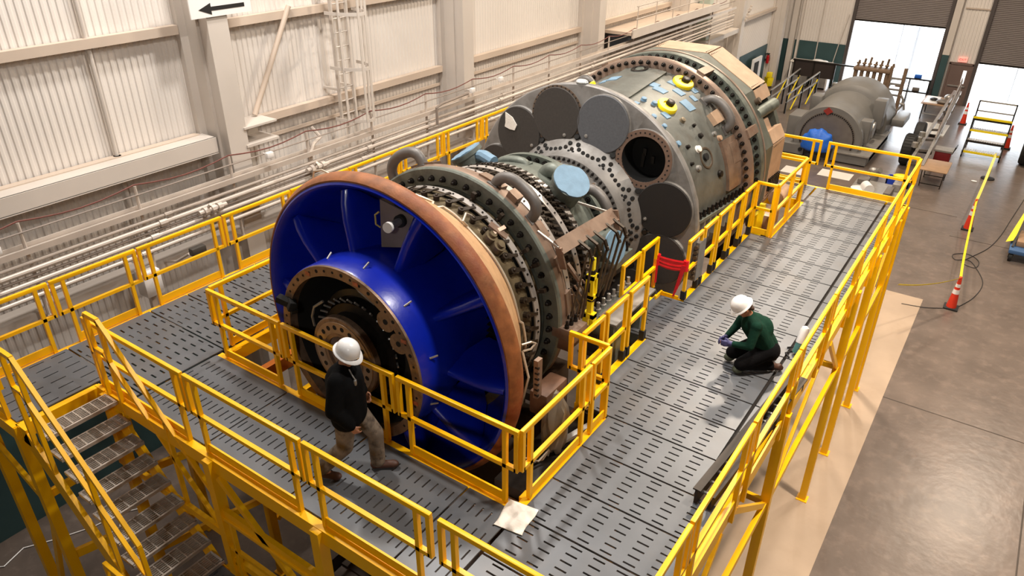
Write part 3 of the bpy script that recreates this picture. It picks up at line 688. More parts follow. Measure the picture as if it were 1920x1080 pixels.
# inlet guide vane ring, dark, deep inside
mb = MB()
for k in range(64):
    a = k*5.625; mb.bar(tp(6.62, .92, a), tp(6.62, 1.5, a), .02, .16, (0, 1, 0))
stuff(P_(mb, 'guide_vanes', dark))
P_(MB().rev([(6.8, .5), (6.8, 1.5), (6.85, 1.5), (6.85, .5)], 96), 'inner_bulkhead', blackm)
# brown plate with a probe between two struts
mb = MB()
C0 = Vector((TX, 0, TZ))
q = [(5.70, 1.82, 1.8), (5.70, 1.82, 18.5), (5.70, 1.43, 22), (5.70, 1.19, .8)]
pts = [tp(*p) for p in q]; vs = pts+[p+Vector((0, .02, 0)) for p in pts]
mb.add(vs, [(0, 1, 2, 3), (7, 6, 5, 4), (0, 4, 5, 1), (1, 5, 6, 2), (2, 6, 7, 3), (3, 7, 4, 0)])
bp = P_(mb, 'cover_plate', brownp, smooth=0)
mb = MB(); c = tp(5.69, 1.69, 13.5); mb.cyl(c, c+Vector((.06, -.27, .03)), .045, 14); mb.build('probe', greyst, bp)
mb = MB(); mb.cyl(c+Vector((.06, -.27, .03)), c+Vector((.07, -.31, .034)), .062, 16); mb.build('probe_cap', white, bp)
mb = MB(); mb.cyl(c+Vector((.0, .0, 0)), c+Vector((.013, -.06, .006)), .075, 14); mb.build('probe_collar', blackm, bp)
mb = MB(); cc = tp(5.68, 1.58, 2.5); mb.tube([cc+Vector((0, -.02, .1)), cc+Vector((-.04, -.05, .06)), cc+Vector((-.04, -.05, -.06)), cc+Vector((0, -.02, -.1))], .012, 6); mb.build('handle', M('brass_wire', '#C9B060', .4, .3, .05, 4), bp)
# rusty rim and tan cone
P_(MB().rev([(5.515, 2.03), (5.515, 2.05), (5.55, 2.085), (5.62, 2.115), (5.66, 2.12), (5.72, 2.10), (5.72, 2.0), (5.6, 2.0)], 160), 'inlet_rim', rust)
P_(MB().rev([(5.66, 2.10), (5.74, 2.06), (5.98, 1.88), (6.2, 1.73), (6.36, 1.63), (6.38, 1.58), (6.2, 1.70), (5.98, 1.84), (5.7, 2.01)], 160), 'inlet_casing', cream)
fc = P_(MB().rev([(6.34, 1.60), (6.38, 1.56), (6.6, 1.515), (7.06, 1.47), (7.06, 1.40), (6.3, 1.45)], 128), 'forward_casing', olive)
# long thin tube following the casing edge
mb = MB(); pts = []
for i in range(70):
    a = -28+i*1.75; r = 1.655+.004*math.sin(i*.5); y = 6.36+.012*math.sin(i*.3)
    if i in (23, 24): y -= .1
    if i > 60: y += .05
    pts.append(tp(y, r, a))
mb.tube(pts, .016, 6); P_(mb, 'sensor_tube', M('tube_tan', '#C8BBA8', .4, .4, .06, 5))
mb = MB(); mb.tube([tp(6.36, 1.66, 30), tp(6.3, 1.72, 28), tp(6.42, 1.74, 26), tp(6.6, 1.62, 26)], .014, 6); mb.tube([tp(6.33, 1.66, 88), tp(6.45, 1.72, 88), tp(6.52, 1.74, 89.5), tp(6.45, 1.72, 91.5), tp(6.33, 1.68, 91)], .015, 6); mb.tube([tp(6.33, 1.67, 91), tp(6.25, 1.85, 100), tp(6.2, 1.9, 112), tp(6.15, 1.93, 124)], .016, 6)
P_(mb, 'tube_clip', MATS['tube_tan'])
mb = MB(); mb.tube([tp(5.74, 2.13, -32), tp(5.75, 2.2, -30), tp(5.78, 2.17, -27), tp(5.8, 2.1, -25)], .013, 6); P_(mb, 'wire_loop', MATS['tube_tan'])
# bolts collect
BOLTS = []
def bolt_ring(y, r, n, size, a0=0, ln=.06, radial=False, skip=()):
    for k in range(n):
        a = a0+360*k/n; a = (a+180) % 360-180
        if any(s_[0] <= a <= s_[1] for s_ in skip): continue
        BOLTS.append((y, r, a, size, ln, radial))
def put_bolt(mb, b):
    y, r, a, s_, ln_, radial = b
    p = tp(y, r, a); ax = trad(a) if radial else Vector((0, -1, 0))
    mb.lathe(p-ax*.005, ax, [(0, s_*1.25), (.008, s_*1.25), (.0081, s_), (ln_*.6, s_), (ln_*.6+.001, s_*.62), (ln_, s_*.58), (ln_+.004, s_*.3)], 8)
# vane rings: levers + straps
for k in range(48):
    a = k*7.5+4.2; a = (a+180) % 360-180
    if not -80 < a < 118: continue
    r = 1.535; p0 = tp(6.64, r+.03, a); p1 = tp(6.84, r+.04, a+2.6)
    mb = MB(); mb.bar(p0, p1, .04, .014, trad(a)); mb.bar(p0, (p0+p1)/2, .062, .016, trad(a))
    mb.lathe(p0-trad(a)*.1, trad(a), [(0, .04), (.1, .04), (.1001, .047), (.118, .047), (.119, .02), (.135, .018), (.14, .008)], 10)
    P_(mb, 'vane_lever', MATS.get('lever_steel') or M('lever_steel', '#382E24', .42, .5, .3, 9))
mb = MB()
for y0, r, n, ph in ((7.62, 1.475, 80, 0), (7.82, 1.455, 84, 2), (8.12, 1.43, 88, 1), (8.22, 1.42, 88, 3)):
    for k in range(n):
        a = k*360/n+ph
        if not -80 < ((a+180) % 360-180) < 112: continue
        p0 = tp(y0, r, a); mb.lathe(p0, trad(a), [(0, .03), (.05, .03), (.051, .018), (.085, .016)], 6)
        mb.bar(p0+trad(a)*.05, tp(y0+.16, r+.05, a+2.3), .035, .014, trad(a))
stuff(P_(mb, 'vane_levers', MATS['lever_steel']))
for y, r in ((6.85, 1.565), (7.54, 1.62), (8.0, 1.52), (8.33, 1.467)):
    sr = P_(MB().rev([(y-.05, r-.018), (y-.05, r), (y+.05, r), (y+.05, r-.018)], 160), 'actuation_ring', silver)
    mb = MB(); n = 60
    for k in range(n):
        a = k*6+2
        if -80 < ((a+180) % 360-180) < 112: mb.lathe(tp(y, r, a), trad(a), [(0, .016), (.012, .014)], 6)
    stuff(mb.build('ring_bolts', dark, sr))
# first bolted flange
P_(MB().rev([(7.08, 1.40), (7.08, 1.50), (7.05, 1.53), (7.05, 1.745), (7.07, 1.765), (7.12, 1.765), (7.12, 1.40)], 160), 'compressor_flange', greyg)
P_(MB().rev([(7.12, 1.55), (7.12, 1.765), (7.2, 1.775), (7.34, 1.72), (7.37, 1.55)], 160), 'flange_rim', tanst)
for k, (a, da) in enumerate(((48, 4), (82, 5), (18, 6), (-20, 7), (64, 3))):
    P_(MB().rev([(7.2, 1.70), (7.2, 1.80), (7.36, 1.77), (7.36, 1.66)], 12, a0=a-da, a1=a+da), 'rim_pad', tanst)
bolt_ring(7.05, 1.62, 52, .036, 3.2, .075)
P_(MB().rev([(7.36, 1.56), (7.5, 1.53), (7.95, 1.45), (8.4, 1.40), (8.4, 1.3), (7.3, 1.4)], 128), 'mid_casing', dkcas)
P_(MB().rev([(8.36, 1.40), (8.38, 1.42), (8.6, 1.40), (9.02, 1.33), (9.03, 1.22), (8.3, 1.25)], 128), 'rear_casing', greyg)
P_(MB().rev([(9.1, 1.2), (9.1, 1.40), (9.2, 1.40), (9.2, 1.15)], 128), 'rear_flange', greyg)
bolt_ring(9.1, 1.325, 56, .038, 2, .08)
P_(MB().rev([(9.18, 1.34), (9.35, 1.22), (9.85, 1.05), (10.0, 1.03), (10.0, .9), (9.15, 1.1)], 128), 'discharge_casing', bulk)
for k in range(16):  # brown worn patches with short ribs
    a = -70+k*12; mb = MB(); mb.bar(tp(9.3, 1.22, a), tp(9.8, 1.07, a), .03, .1, trad(a)); P_(mb, 'rib', tanst)
bolt_ring(10.0, 1.09, 72, .024, 0, .06)
# lifting lugs
def lug(y, r, a0_, a1_, h, rad, mat=greyg, name='lifting_lug'):
    pts = []
    rr = [0, .45, .75, .93, 1, 1, .97, .85, .6, 0]
    for i, k in enumerate(rr):
        f = i/(len(rr)-1); f = .5-.5*math.cos(PI*f); pts.append(tp(y, r-.06+k*h, a0_+(a1_-a0_)*f))
    # refine
    fine = []
    for i in range(len(pts)-1):
        for j in range(3): fine.append(pts[i].lerp(pts[i+1], j/3))
    fine.append(pts[-1])
    for _ in range(2): fine = [fine[0]]+[(fine[i-1]+fine[i]*2+fine[i+1])/4 for i in range(1, len(fine)-1)]+[fine[-1]]
    mb = MB(); mb.tube(fine, rad, 12)
    for a in (a0_, a1_): mb.rev([(y-rad*1.15, r-.07), (y-rad*1.15, r+.02), (y+rad*1.15, r+.02), (y+rad*1.15, r-.07)], 6, a0=a-2.5, a1=a+2.5)
    P_(mb, name, mat)
lugm = M('lug_grey', '#6A6663', .5, .3, .15, 6, .08)
lug(7.24, 1.76, 20, 42, .30, .075, lugm); lug(7.24, 1.76, -42, -20, .30, .075, lugm)
P_(MB().rev([(7.16, 1.72), (7.16, 1.86), (7.32, 1.86), (7.32, 1.72)], 8, a0=28, a1=33), 'lug_pad', tanst)
lug(8.95, 1.36, 40, 64, .36, .08, lugm, 'bleed_pipe'); lug(8.75, 1.36, 18, 32, .2, .12, greyg, 'bleed_pipe'); lug(8.8, 1.36, -50, -26, .25, .1, greyg, 'bleed_pipe'); lug(8.8, 1.36, -20, 2, .08, .08, greyg, 'bleed_pipe')
# taped bleed ports
def port(y, r0, a, r1, rad, cap, tilt=0):
    ax = trad(a)+Vector((0, -tilt, 0)); ax.normalize(); p = tp(y, r0, a); l = r1-r0
    mb = MB(); mb.lathe(p, ax, [(0, rad*1.1), (l-.09, rad*1.02), (l-.088, rad*1.18), (l-.02, rad*1.18), (l-.018, rad*.95)], 28); b_ = P_(mb, 'bleed_port', greyg)
    mb = MB(); n = 28; vs = [ax*0]; T = frame(p+ax*(l-.018), ax)
    prof = []
    vs = [(0, 0, .03)]
    for i in range(n): vs.append((rad*1.17*math.cos(2*PI*i/n)*(1-.08*(i in (4, 5, 6, 17))), rad*1.17*math.sin(2*PI*i/n)*(1-.08*(i in (4, 5, 6, 17))), .01+.012*random.random()))
    for i in range(n): vs.append((rad*1.17*math.cos(2*PI*i/n), rad*1.17*math.sin(2*PI*i/n), -.04))
    fs = [(0, 1+i, 1+(i+1) % n) for i in range(n)]+[(1+i, 1+n+i, 1+n+(i+1) % n, 1+(i+1) % n) for i in range(n)]
    mb.add(vs, fs, T); mb.build('tape_cover', cap, b_)
port(8.62, 1.25, 36, 1.76, .235, tape_b, .25); port(8.75, 1.25, 74, 1.75, .22, tape_b, .1); port(8.62, 1.25, -32, 1.72, .22, tape_b, .2)
mb = MB(); mb.tube([tp(8.45, 1.45, -12), tp(8.5, 1.55, -20), tp(8.6, 1.6, -30)], .09, 10); P_(mb, 'blue_taped_pipe', tape_b)
# small fittings on the forward casing
for a in (38.5, 44):
    mb = MB(); c = tp(6.62, 1.5, a); mb.lathe(c, trad(a), [(0, .09), (.12, .085), (.121, .05), (.16, .05)], 14); P_(mb, 'boss', olive)
mb = MB(); mb.bar(tp(6.66, 1.68, 34), tp(6.74, 1.68, 43), .09, .02, trad(38)); mb.bar(tp(6.6, 1.62, 38), tp(6.8, 1.70, 39), .05, .05, trad(38)); P_(mb, 'bracket', tanst)
for a, y in ((17, 6.95), (33, 6.97), (52, 6.95), (60, 7.0), (72, 6.96)):
    mb = MB(); c = tp(y, 1.58, a); mb.bar(c, c+trad(a)*.09, .06, .05); mb.cyl(c+Vector((0, -.06, 0)), c+Vector((0, .05, 0)), .018, 8); P_(mb, 'clamp', MATS['lever_steel'])
# horizontal joint flanges (right side) of compressor and turbine
for sgn in (1, -1):
    mb = MB(); x = TX+sgn*1.72
    mb.cbox((x+sgn*.10, 7.22, TZ-.11), (.36, .34, .17), .015); P_(mb, 'joint_block', tanst)
    mb = MB(); mb.cbox((x+sgn*.06, 7.22, TZ-.28), (.26, .3, .17), .015); P_(mb, 'joint_block', MATS.get('block_wood') or M('block_wood', '#5E4230', .6, .1, .3, 6))
    for i in range(3):
        for j in range(2):
            mb = MB(); c = Vector((x+sgn*(.0+.13*j), 7.1+.11*i, TZ-.03)); mb.lathe(c, (0, 0, 1), [(0, .032), (.05, .032), (.051, .022), (.11, .02)], 8); P_(mb, 'joint_bolt', boltm)
    mb = MB(); mb.bb((TX+sgn*1.40, 7.4, TZ-.14), (TX+sgn*1.58, 9.0, TZ+.0)); P_(mb, 'joint_flange', dkcas)
    mb = MB(); mb.bb((TX+sgn*1.25, 9.0, TZ-.16), (TX+sgn*1.5, 9.7, TZ+.0)); P_(mb, 'joint_flange', greyg)
    for i in range(9):
        mb = MB(); c = Vector((TX+sgn*(1.36+.08*(i % 2)), 9.06+.075*i, TZ)); mb.lathe(c, (0, 0, 1), [(0, .035), (.09, .035), (.091, .024), (.16, .022)], 8); P_(mb, 'joint_bolt', boltm)
# combustor bulkhead
bk = P_(MB().rev([(9.98, 1.0), (10.0, 1.13), (10.2, 1.17), (10.40, 1.34), (10.46, 1.5), (10.53, 2.12), (10.545, 2.18), (10.57, 2.2), (10.66, 2.2), (10.69, 2.18), (10.8, 2.0), (10.95, 1.9), (11.0, 1.8), (11.0, 1.0)], 160), 'combustor_bulkhead', bulk)
def cut_hole(o, p, ax, r):
    mb = MB(); mb.lathe(p-ax*.7, ax, [(0, r), (1.4, r)], 48); c = mb.build('cutter', blackm)
    m_ = o.modifiers.new('b', 'BOOLEAN'); m_.object = c; m_.operation = 'DIFFERENCE'; m_.solver = 'EXACT'
    bpy.context.view_layer.update()
    me = bpy.data.meshes.new_from_object(o.evaluated_get(bpy.context.evaluated_depsgraph_get()))
    o.modifiers.clear(); o.data = me; bpy.data.objects.remove(c)
TILT = math.radians(6); RC = 1.70; YC = 10.43
def canframe(a, y=YC, r=RC):
    n = trad(a)*math.sin(TILT)+Vector((0, -1, 0))*math.cos(TILT)
    return frame(tp(y, r, a), n, trad(a)), n
for k in range(12):
    a = -165+30*k; T, n = canframe(a); p = T.translation
    is_open = k == 7
    if is_open: cut_hole(bk, p, n, .38)
    # boss
    if not is_open:
        mb = MB(); mb.lathe(p-n*.34, n, [(0, .478), (.31, .478), (.33, .468), (.333, .0)], 40); bo = P_(mb, 'combustor_boss', bulk)
        mt = {6: dcover2, 5: dcover, 4: dcover, 8: M('cover_black_%d' % k, '#211C19', .75, 0, .1, 30)}.get(k, dcover)
        mb = MB(); mb.lathe(p-n*.004, n, [(0, .465), (.012, .465), (.022, .455), (.0221, 0)], 48); cv = P_(mb, 'combustor_cover', mt)
        if k in (5,):  # bolt holes showing along one edge
            mb = MB(); mb.lathe(p-n*.02, n, [(0, .50), (.012, .50), (.013, .46)], 48); mb.build('flange', M('cover_flange', '#6b5a4c', .5, .3, .1, 5), cv)
            for i in range(36):
                q = T @ Vector((.481*math.cos(i*PI/18), .481*math.sin(i*PI/18), -.008)); mb = MB(); mb.cyl(q, q+n*.006, .012, 6)
                if i < 20 or i > 34: mb.build('bolt_hole', blackm, cv)
        q = T @ Vector((.12, -.33, .02)) if k != 6 else T @ Vector((-.2, -.29, .02))
        mb = MB(); mb.lathe(q, n, [(0, .03), (.01, .03), (.011, .012), (.03, .012)], 10); mb.build('eye_bolt', greyst, cv)
        if k == 4:
            mb = MB(); ps = [(-.28, .04), (-.16, -.16), (-.05, -.12), (.06, -.02), (.03, .12), (-.06, .2), (-.1, .1)]
            ps = [(.26, -.02), (.12, .1), (.08, .16), (-.02, .1), (-.1, .02), (-.06, -.08), (.1, -.09)]
            mb.prism([(-y_, x_) for x_, y_ in ps], T @ Matrix.Translation((0, .18, .022)), .012); mb.build('plastic_sheet', whcloth, cv)
    else:
        mb = MB(); mb.lathe(p-n*.34, n, [(0, .485), (.30, .485), (.32, .48), (.321, .372), (.0, .372), (-.12, .372), (-.121, 0)], 48, caps=False)
        bo = P_(mb, 'combustor_boss', bulk)
        mb = MB(); mb.lathe(p-n*.012, n, [(0, .478), (.014, .478), (.015, .37), (0, .37)], 48, caps=False); mb.build('flange', M('open_flange', '#80685a', .5, .3, .12, 6), bo)
        mb = MB(); mb.lathe(p-n*.45, n, [(0, 0), (.002, .366), (.44, .37), (.45, .371)], 40, caps=False); mb.build('liner_bore', blackm, bo)
        for i in range(34):
            q = T @ Vector((.428*math.cos(i*PI/17), .428*math.sin(i*PI/17), .0)); mb = MB(); mb.cyl(q, q+n*.008, .0135, 8); mb.build('bolt_hole', blackm, bo)
        for i, (u, v) in enumerate(((-.05, -.12), (-.1, -.05), (.02, -.2), (.08, -.02))):
            q = T @ Vector((u, v, -.36)); mb = MB(); mb.box((0, 0, 0), (.05, .12, .06), frame(q, n)); mb.build('inner_bracket', dark, bo)
# dark plugs and sleeves between the cans
PL = []
for k in range(12):
    a = -165+30*k
    if not -95 < a < 110: continue
    for da, r, s_ in ((15, 1.37, .045), (11.5, 1.27, .034), (18.5, 1.27, .034), (15, 1.2, .03), (-9, 1.215, .032), (-4.5, 1.195, .03), (0, 1.19, .03), (4.5, 1.195, .03), (9, 1.215, .032), (13, 1.17, .02), (17, 1.17, .02)):
        yy = 10.34+(r-1.3)*.62 if r > 1.3 else 10.2+(r-1.17)*1.05
        PL.append((yy, r, a+da, s_))
for i, (y, r, a, s_) in enumerate(PL[:99]):
    n = (trad(a)*.55+Vector((0, -1, 0))).normalized(); p = tp(y, r, a)
    mb = MB(); mb.lathe(p-n*.03, n, [(0, s_*1.1), (.04, s_*1.1), (.046, s_*.9), (.0461, 0)], 12); P_(mb, 'plug', blackm if i % 5 else dark)
for a, r in ((-2, 1.03), (31, 1.02), (60, 1.14)):
    n = (trad(a)*.55+Vector((0, -1, 0))).normalized(); p = tp(10.3, r, a); mb = MB(); mb.box((0, 0, .03), (.13, .08, .01), frame(p, n)); P_(mb, 'tape_patch', tape_b)
mb = MB(); mb.ell((0, 0, 0), (.12, .07, .05), frame(tp(10.6, 2.22, -2), trad(-2)) , 8, 6); P_(mb, 'foil_lump', M('foil', '#d8dcdc', .25, .5, .2, 14, .3))
# turbine shell
def shr(y): return 1.72+(1.97-1.72)*min(1, max(0, (y-11)/2.1))
P_(MB().rev([(10.97, 1.72), (11.0, 1.72), (13.1, 1.97), (13.2, 1.97), (13.2, 1.6), (10.97, 1.6)], 160), 'turbine_shell', shellm)
# raised sector seam
P_(MB().rev([(11.3, 1.73), (11.3, 1.79), (13.1, 2.005), (13.1, 1.9)], 40, a0=-16, a1=9), 'shell_panel', shellm)
P_(MB().rev([(12.62, 1.9), (12.62, 1.975), (13.12, 2.02), (13.12, 1.93)], 30, a0=59, a1=86), 'shell_strip', tanst)
P_(MB().rev([(12.85, 1.95), (12.85, 2.0), (13.14, 2.04), (13.14, 1.95)], 10, a0=62, a1=73), 'shell_pad', tanst)
P_(MB().rev([(12.72, 1.92), (12.72, 2.02), (12.98, 2.06), (12.98, 1.95)], 8, a0=43.3, a1=50), 'lug_pad', tanpan)
lug(13.0, 1.96, 36, 55, .27, .08, lugm); lug(13.0, 1.96, -56, -37, .27, .08, lugm)
def on_shell(y, a, off=0):
    n = (trad(a)*1+Vector((0, -.12, 0))).normalized(); return tp(y, shr(y)+off, a), n
for y, a, s_ in ((13.0, 20.6, .2), (12.02, 27, .185), (12.55, -34, .2)):
    p, n = on_shell(y, a, .01); mb = MB(); mb.lathe(p, n, [(-.05, s_), (.03, s_), (.05, s_*.93), (.055, s_*.5), (.03, s_*.45), (.031, 0)], 28); c = P_(mb, 'blanking_cap', yelcap)
    mb = MB(); q = p+Vector((.02, .06, .02)); mb.lathe(q, n, [(0, s_*.42), (.075, s_*.40), (.085, s_*.3), (.086, 0)], 16); mb.build('plug', dark, c)
    mb = MB(); mb.lathe(p-n*.03, n, [(-.02, s_*1.12), (.0, s_*1.12), (.01, s_)], 28); mb.build('seat', blackm, c)
p, n = on_shell(13.0, -5.7, .04); mb = MB(); mb.lathe(p, n, [(0, .17), (.015, .16), (.0151, .12), (-.0, .11), (0, 0)], 24); c = P_(mb, 'access_port', dark); mb = MB(); mb.lathe(p, n, [(0, .09), (.012, .08), (.013, .03)], 18); mb.build('port_plug', greyg, c)
p, n = on_shell(12.1, 62.5, 0); mb = MB(); mb.lathe(p, n, [(-.02, .2), (.012, .19), (.013, .16), (-.02, .15), (-.021, 0)], 24); c = P_(mb, 'access_port', M('port_brown', '#4d3f30', .6, .2, .2, 8)); mb = MB(); mb.lathe(p+Vector((-.0, -.04, .03)), n, [(0, .07), (.03, .065), (.031, 0)], 14); mb.build('port_plug', blackm, c)
for y, a, s_, m_ in ((12.4, 74.3, .06, dark), (12.2, 50.5, .045, dark), (11.95, 56, .06, whcloth), (11.75, 65, .05, greyst), (12.03, 38.4, .05, M('pin_brass', '#7d705c', .4, .5, .1, 8)), (11.81, 15.5, .05, tape_b), (11.86, 21.4, .05, tape_b), (11.5, 27.9, .05, tape_b), (11.5, 35.7, .045, tape_b), (11.5, 47.8, .05, tape_b), (12.2, 44, .03, dark), (11.7, 52, .035, dark), (12.6, 53.5, .04, greyst), (11.6, 61, .03, dark), (12.7, 57, .05, tanpan)):
    p, n = on_shell(y, a); mb = MB(); mb.lathe(p-n*.02, n, [(0, s_*1.15), (.03, s_*1.15), (.031, s_), (.07, s_*.95), (.075, s_*.5), (.0751, 0)], 12); P_(mb, 'shell_boss', m_)
for y, a, w, h in ((12.48, 9.6, .22, .17), (12.4, 15.7, .24, .16), (12.84, 16.5, .16, .13), (12.67, 23.4, .2, .15), (12.5, 32.5, .26, .2), (12.44, -13.5, .22, .2), (12.5, -20, .2, .16), (11.8, 30.5, .16, .12), (13.02, 27, .16, .12), (12.8, 31, .14, .1), (11.6, 14, .1, .1)):
    da = math.degrees(w/1.9)/2
    pts = [(y-h/2, a-da), (y-h/2, a+da), (y+h/2*.8, a+da*1.1), (y+h/2, a-da*.9)]
    base = 0.04 if -16 < a < 9 else .006
    vs = []; n_ = 5
    for i in range(n_+1):
        for j in range(2):
            yy = y-h/2+h*j; aa = a-da+2*da*i/n_; vs.append(tp(yy, shr(yy)+base+.006, aa+(.6 if j else 0))); vs.append(tp(yy, shr(yy)+base-.02, aa+(.6 if j else 0)))
    fs = []
    for i in range(n_):
        b0 = i*4; fs += [(b0, b0+4, b0+6, b0+2), (b0, b0+1, b0+5, b0+4), (b0+2, b0+6, b0+7, b0+3)]
    fs += [(0, 2, 3, 1), (n_*4, n_*4+1, n_*4+3, n_*4+2)]
    mb = MB(); mb.add(vs, fs); P_(mb, 'tape_patch', tape_b, smooth=0)
mb = MB(); c = tp(11.55, 1.86, -16); mb.bar(tp(11.2, 1.84, -15), tp(11.75, 1.92, -16.5), .1, .04, trad(-15)); P_(mb, 'brown_bracket', MATS['port_brown'])
# flanges of the turbine shell with two rows of bolts
P_(MB().rev([(13.2, 1.9), (13.2, 2.06), (13.23, 2.15), (13.28, 2.175), (13.36, 2.175), (13.36, 1.9)], 180), 'turbine_flange', M('flange_worn', '#8f7a6c', .4, .5, .15, 6))
P_(MB().rev([(13.36, 1.95), (13.36, 2.02), (13.78, 2.02), (13.78, 1.9)], 160), 'flange_neck', greyg)
P_(MB().rev([(13.78, 1.9), (13.78, 2.17), (13.83, 2.185), (13.95, 2.185), (13.95, 1.9)], 180), 'exhaust_flange', greyg)
P_(MB().rev([(13.93, 2.15), (13.93, 2.2), (13.99, 2.2), (13.99, 2.15)], 180), 'exhaust_rim', MATS['flange_worn'])
bolt_ring(13.19, 2.09, 84, .034, 1, .075, skip=((91, 180), (-180, -91)))
bolt_ring(13.76, 2.105, 84, .034, 3, .07, skip=((95, 180), (-180, -95)))
for a in (24, 62, -30):
    mb = MB(); mb.bar(tp(13.3, 2.16, a), tp(13.8, 2.16, a), .16, .1, trad(a)); P_(mb, 'alignment_block', tanst)
# exhaust section: dark twelve-sided collar and tan panels
def polyrev(mb, prof, n=12, a0=15, ph=0):
    vs = []; fs = []; k = len(prof)
    for y, r in prof:
        for i in range(n):
            a = a0+360*i/n; vs.append(tp(y, r/math.cos(PI/n), a))
    for j in range(k-1):
        for i in range(n): l = (i+1) % n; fs.append((j*n+i, j*n+l, (j+1)*n+l, (j+1)*n+i))
    for i in (0,):
        fs.append(tuple(range(n))); fs.append(tuple((k-1)*n+i for i in range(n)))
    return mb.add(vs, fs)
darkcol = M('dark_green_collar', '#55584F', .55, .15, .15, 5, .05)
P_(polyrev(MB(), [(13.97, 2.05), (14.02, 2.13), (14.42, 2.13)]), 'exhaust_collar', darkcol, smooth=0)
for i in range(12):
    a = i*30
    aa = (a+180) % 360-180
    if aa == 60:   # open recess with a support trunnion
        for d0, d1 in ((-14.6, -8), (8, 14.6)):
            rr_ = [2.14/math.cos(math.radians(d_)) for d_ in (d0, d1)]
            q = [tp(y, r_+o_, a+d_) for y, o_ in ((14.43, 0), (15.13, .02)) for d_, r_ in ((d0, rr_[0]), (d1, rr_[1]))]
            q2 = [tp(y, r_+o_-.12, a+d_) for y, o_ in ((14.43, 0), (15.13, .02)) for d_, r_ in ((d0, rr_[0]), (d1, rr_[1]))]
            mb = MB(); mb.add(q+q2, [(0, 1, 3, 2), (4, 6, 7, 5), (0, 4, 5, 1), (2, 3, 7, 6), (0, 2, 6, 4), (1, 5, 7, 3)]); P_(mb, 'exhaust_panel', tanpan, smooth=0)
        mb = MB(); q0, q1 = [tp(14.44, 1.95, a+d) for d in (-14.5, 14.5)], [tp(15.1, 1.95, a+d) for d in (-14.5, 14.5)]
        mb.add(q0+[q1[1], q1[0]], [(0, 1, 2, 3)]); P_(mb, 'recess_plate', MATS['port_brown'])
        mb = MB(); mb.cyl(tp(14.3, 2.05, a-3), tp(15.2, 2.14, a-3), .12, 14); P_(mb, 'trunnion', greyg)
        mb = MB(); mb.cbox((0, 0, 0), (.3, .3, .12), .02, frame(tp(14.7, 2.02, a+6), trad(a))); P_(mb, 'trunnion_pad', tanpan)
        mb = MB(); mb.cyl(tp(14.35, 2.1, a-9), tp(14.35, 2.25, a-9), .06, 12); P_(mb, 'trunnion_bolt', MATS['port_brown'])
        continue
    r = 2.14/math.cos(PI/12)
    q = [tp(y, rr, a+d) for y, rr in ((14.43, 2.14/math.cos(math.radians(14.6))), (15.13, 2.14/math.cos(math.radians(14.6))+.02)) for d in (-14.6, 14.6)]
    q2 = [tp(y, rr-.12, a+d) for y, rr in ((14.43, r), (15.13, r+.02)) for d in (-14.6, 14.6)]
    mb = MB(); mb.add(q+q2, [(0, 1, 3, 2), (4, 6, 7, 5), (0, 4, 5, 1), (2, 3, 7, 6), (0, 2, 6, 4), (1, 5, 7, 3)])
    pn = P_(mb, 'exhaust_panel', tanpan, smooth=0)
    if -95 < aa < 100:
        mb = MB()
        for j in range(9):
            for d in (-13.5, 13.5):
                mb.lathe(tp(14.48+.075*j, 2.155/math.cos(math.radians(d)) if False else (2.14/math.cos(math.radians(d))), a+d), trad(a), [(0, .012), (.014, .01)], 5)
        stuff(mb.build('rivets', dark, pn))
        if aa == 90:
            for j in range(8):
                mb = MB(); c = tp(14.55+.075*j, 2.15, 82-j*.0); mb.bb((TX+2.13, 14.5+.08*j, TZ-.42), (TX+2.2, 14.53+.08*j, TZ-.15)); mb.build('stiffener', dark, pn)
P_(MB().rev([(15.13, 1.3), (15.13, 2.1), (15.3, 2.1), (15.3, 1.3)], 96), 'exhaust_end', darkcol)
P_(MB().rev([(13.9, .3), (13.9, 2.0), (14.5, 2.0), (14.5, .3)], 64), 'inner_disc', dark)
# turbine shell horizontal joint: bolt line with vertical ribs below it (right and left)
for sgn in (1, -1):
    x = lambda y: TX+sgn*(shr(y)+.02)
    mb = MB()
    ya, yb_ = 11.05, 13.3
    vs = []
    for y in (ya, yb_):
        for dx, z in ((-.15, 0), (.12, 0), (.12, -.06), (-.15, -.06)): vs.append((x(y)+sgn*dx, y, TZ-.06+z))
    mb.add(vs, [(0, 1, 2, 3), (4, 7, 6, 5), (0, 4, 5, 1), (1, 5, 6, 2), (2, 6, 7, 3), (3, 7, 4, 0)]); P_(mb, 'joint_flange', greyg)
    for i in range(15):
        y = 11.12+.15*i; mb = MB(); mb.lathe((x(y)+sgn*.05, y, TZ-.06), (0, 0, 1), [(0, .042), (.07, .042), (.071, .03), (.13, .028)], 8); P_(mb, 'joint_bolt', boltm)
    for i in range(10):
        y = 11.1+.2*i; mb = MB(); mb.bb((x(y)-.1, y-.02, TZ-.5), (x(y)+sgn*.1+(.0 if sgn > 0 else 0), y+.02, TZ-.12)) if sgn > 0 else mb.bb((x(y)-.1, y-.02, TZ-.5), (x(y)+.1, y+.02, TZ-.12)); P_(mb, 'joint_rib', M('rib_pale', '#9A968C', .5, .3, .1, 5) if 'rib_pale' not in MATS else MATS['rib_pale'])
    # stepped edge of the bulkhead at the joint
    mb = MB(); mb.bb((TX+sgn*2.0, 10.6, TZ-.75), (TX+sgn*2.26, 10.9, TZ-.05)); P_(mb, 'joint_flange', bulk)
    for i in range(7):
        mb = MB(); c = Vector((TX+sgn*2.225, 10.61, TZ-.12-.09*i)); mb.cyl(c, c+Vector((0, -.07, 0)), .035, 8); P_(mb, 'joint_bolt', MATS['port_brown'])
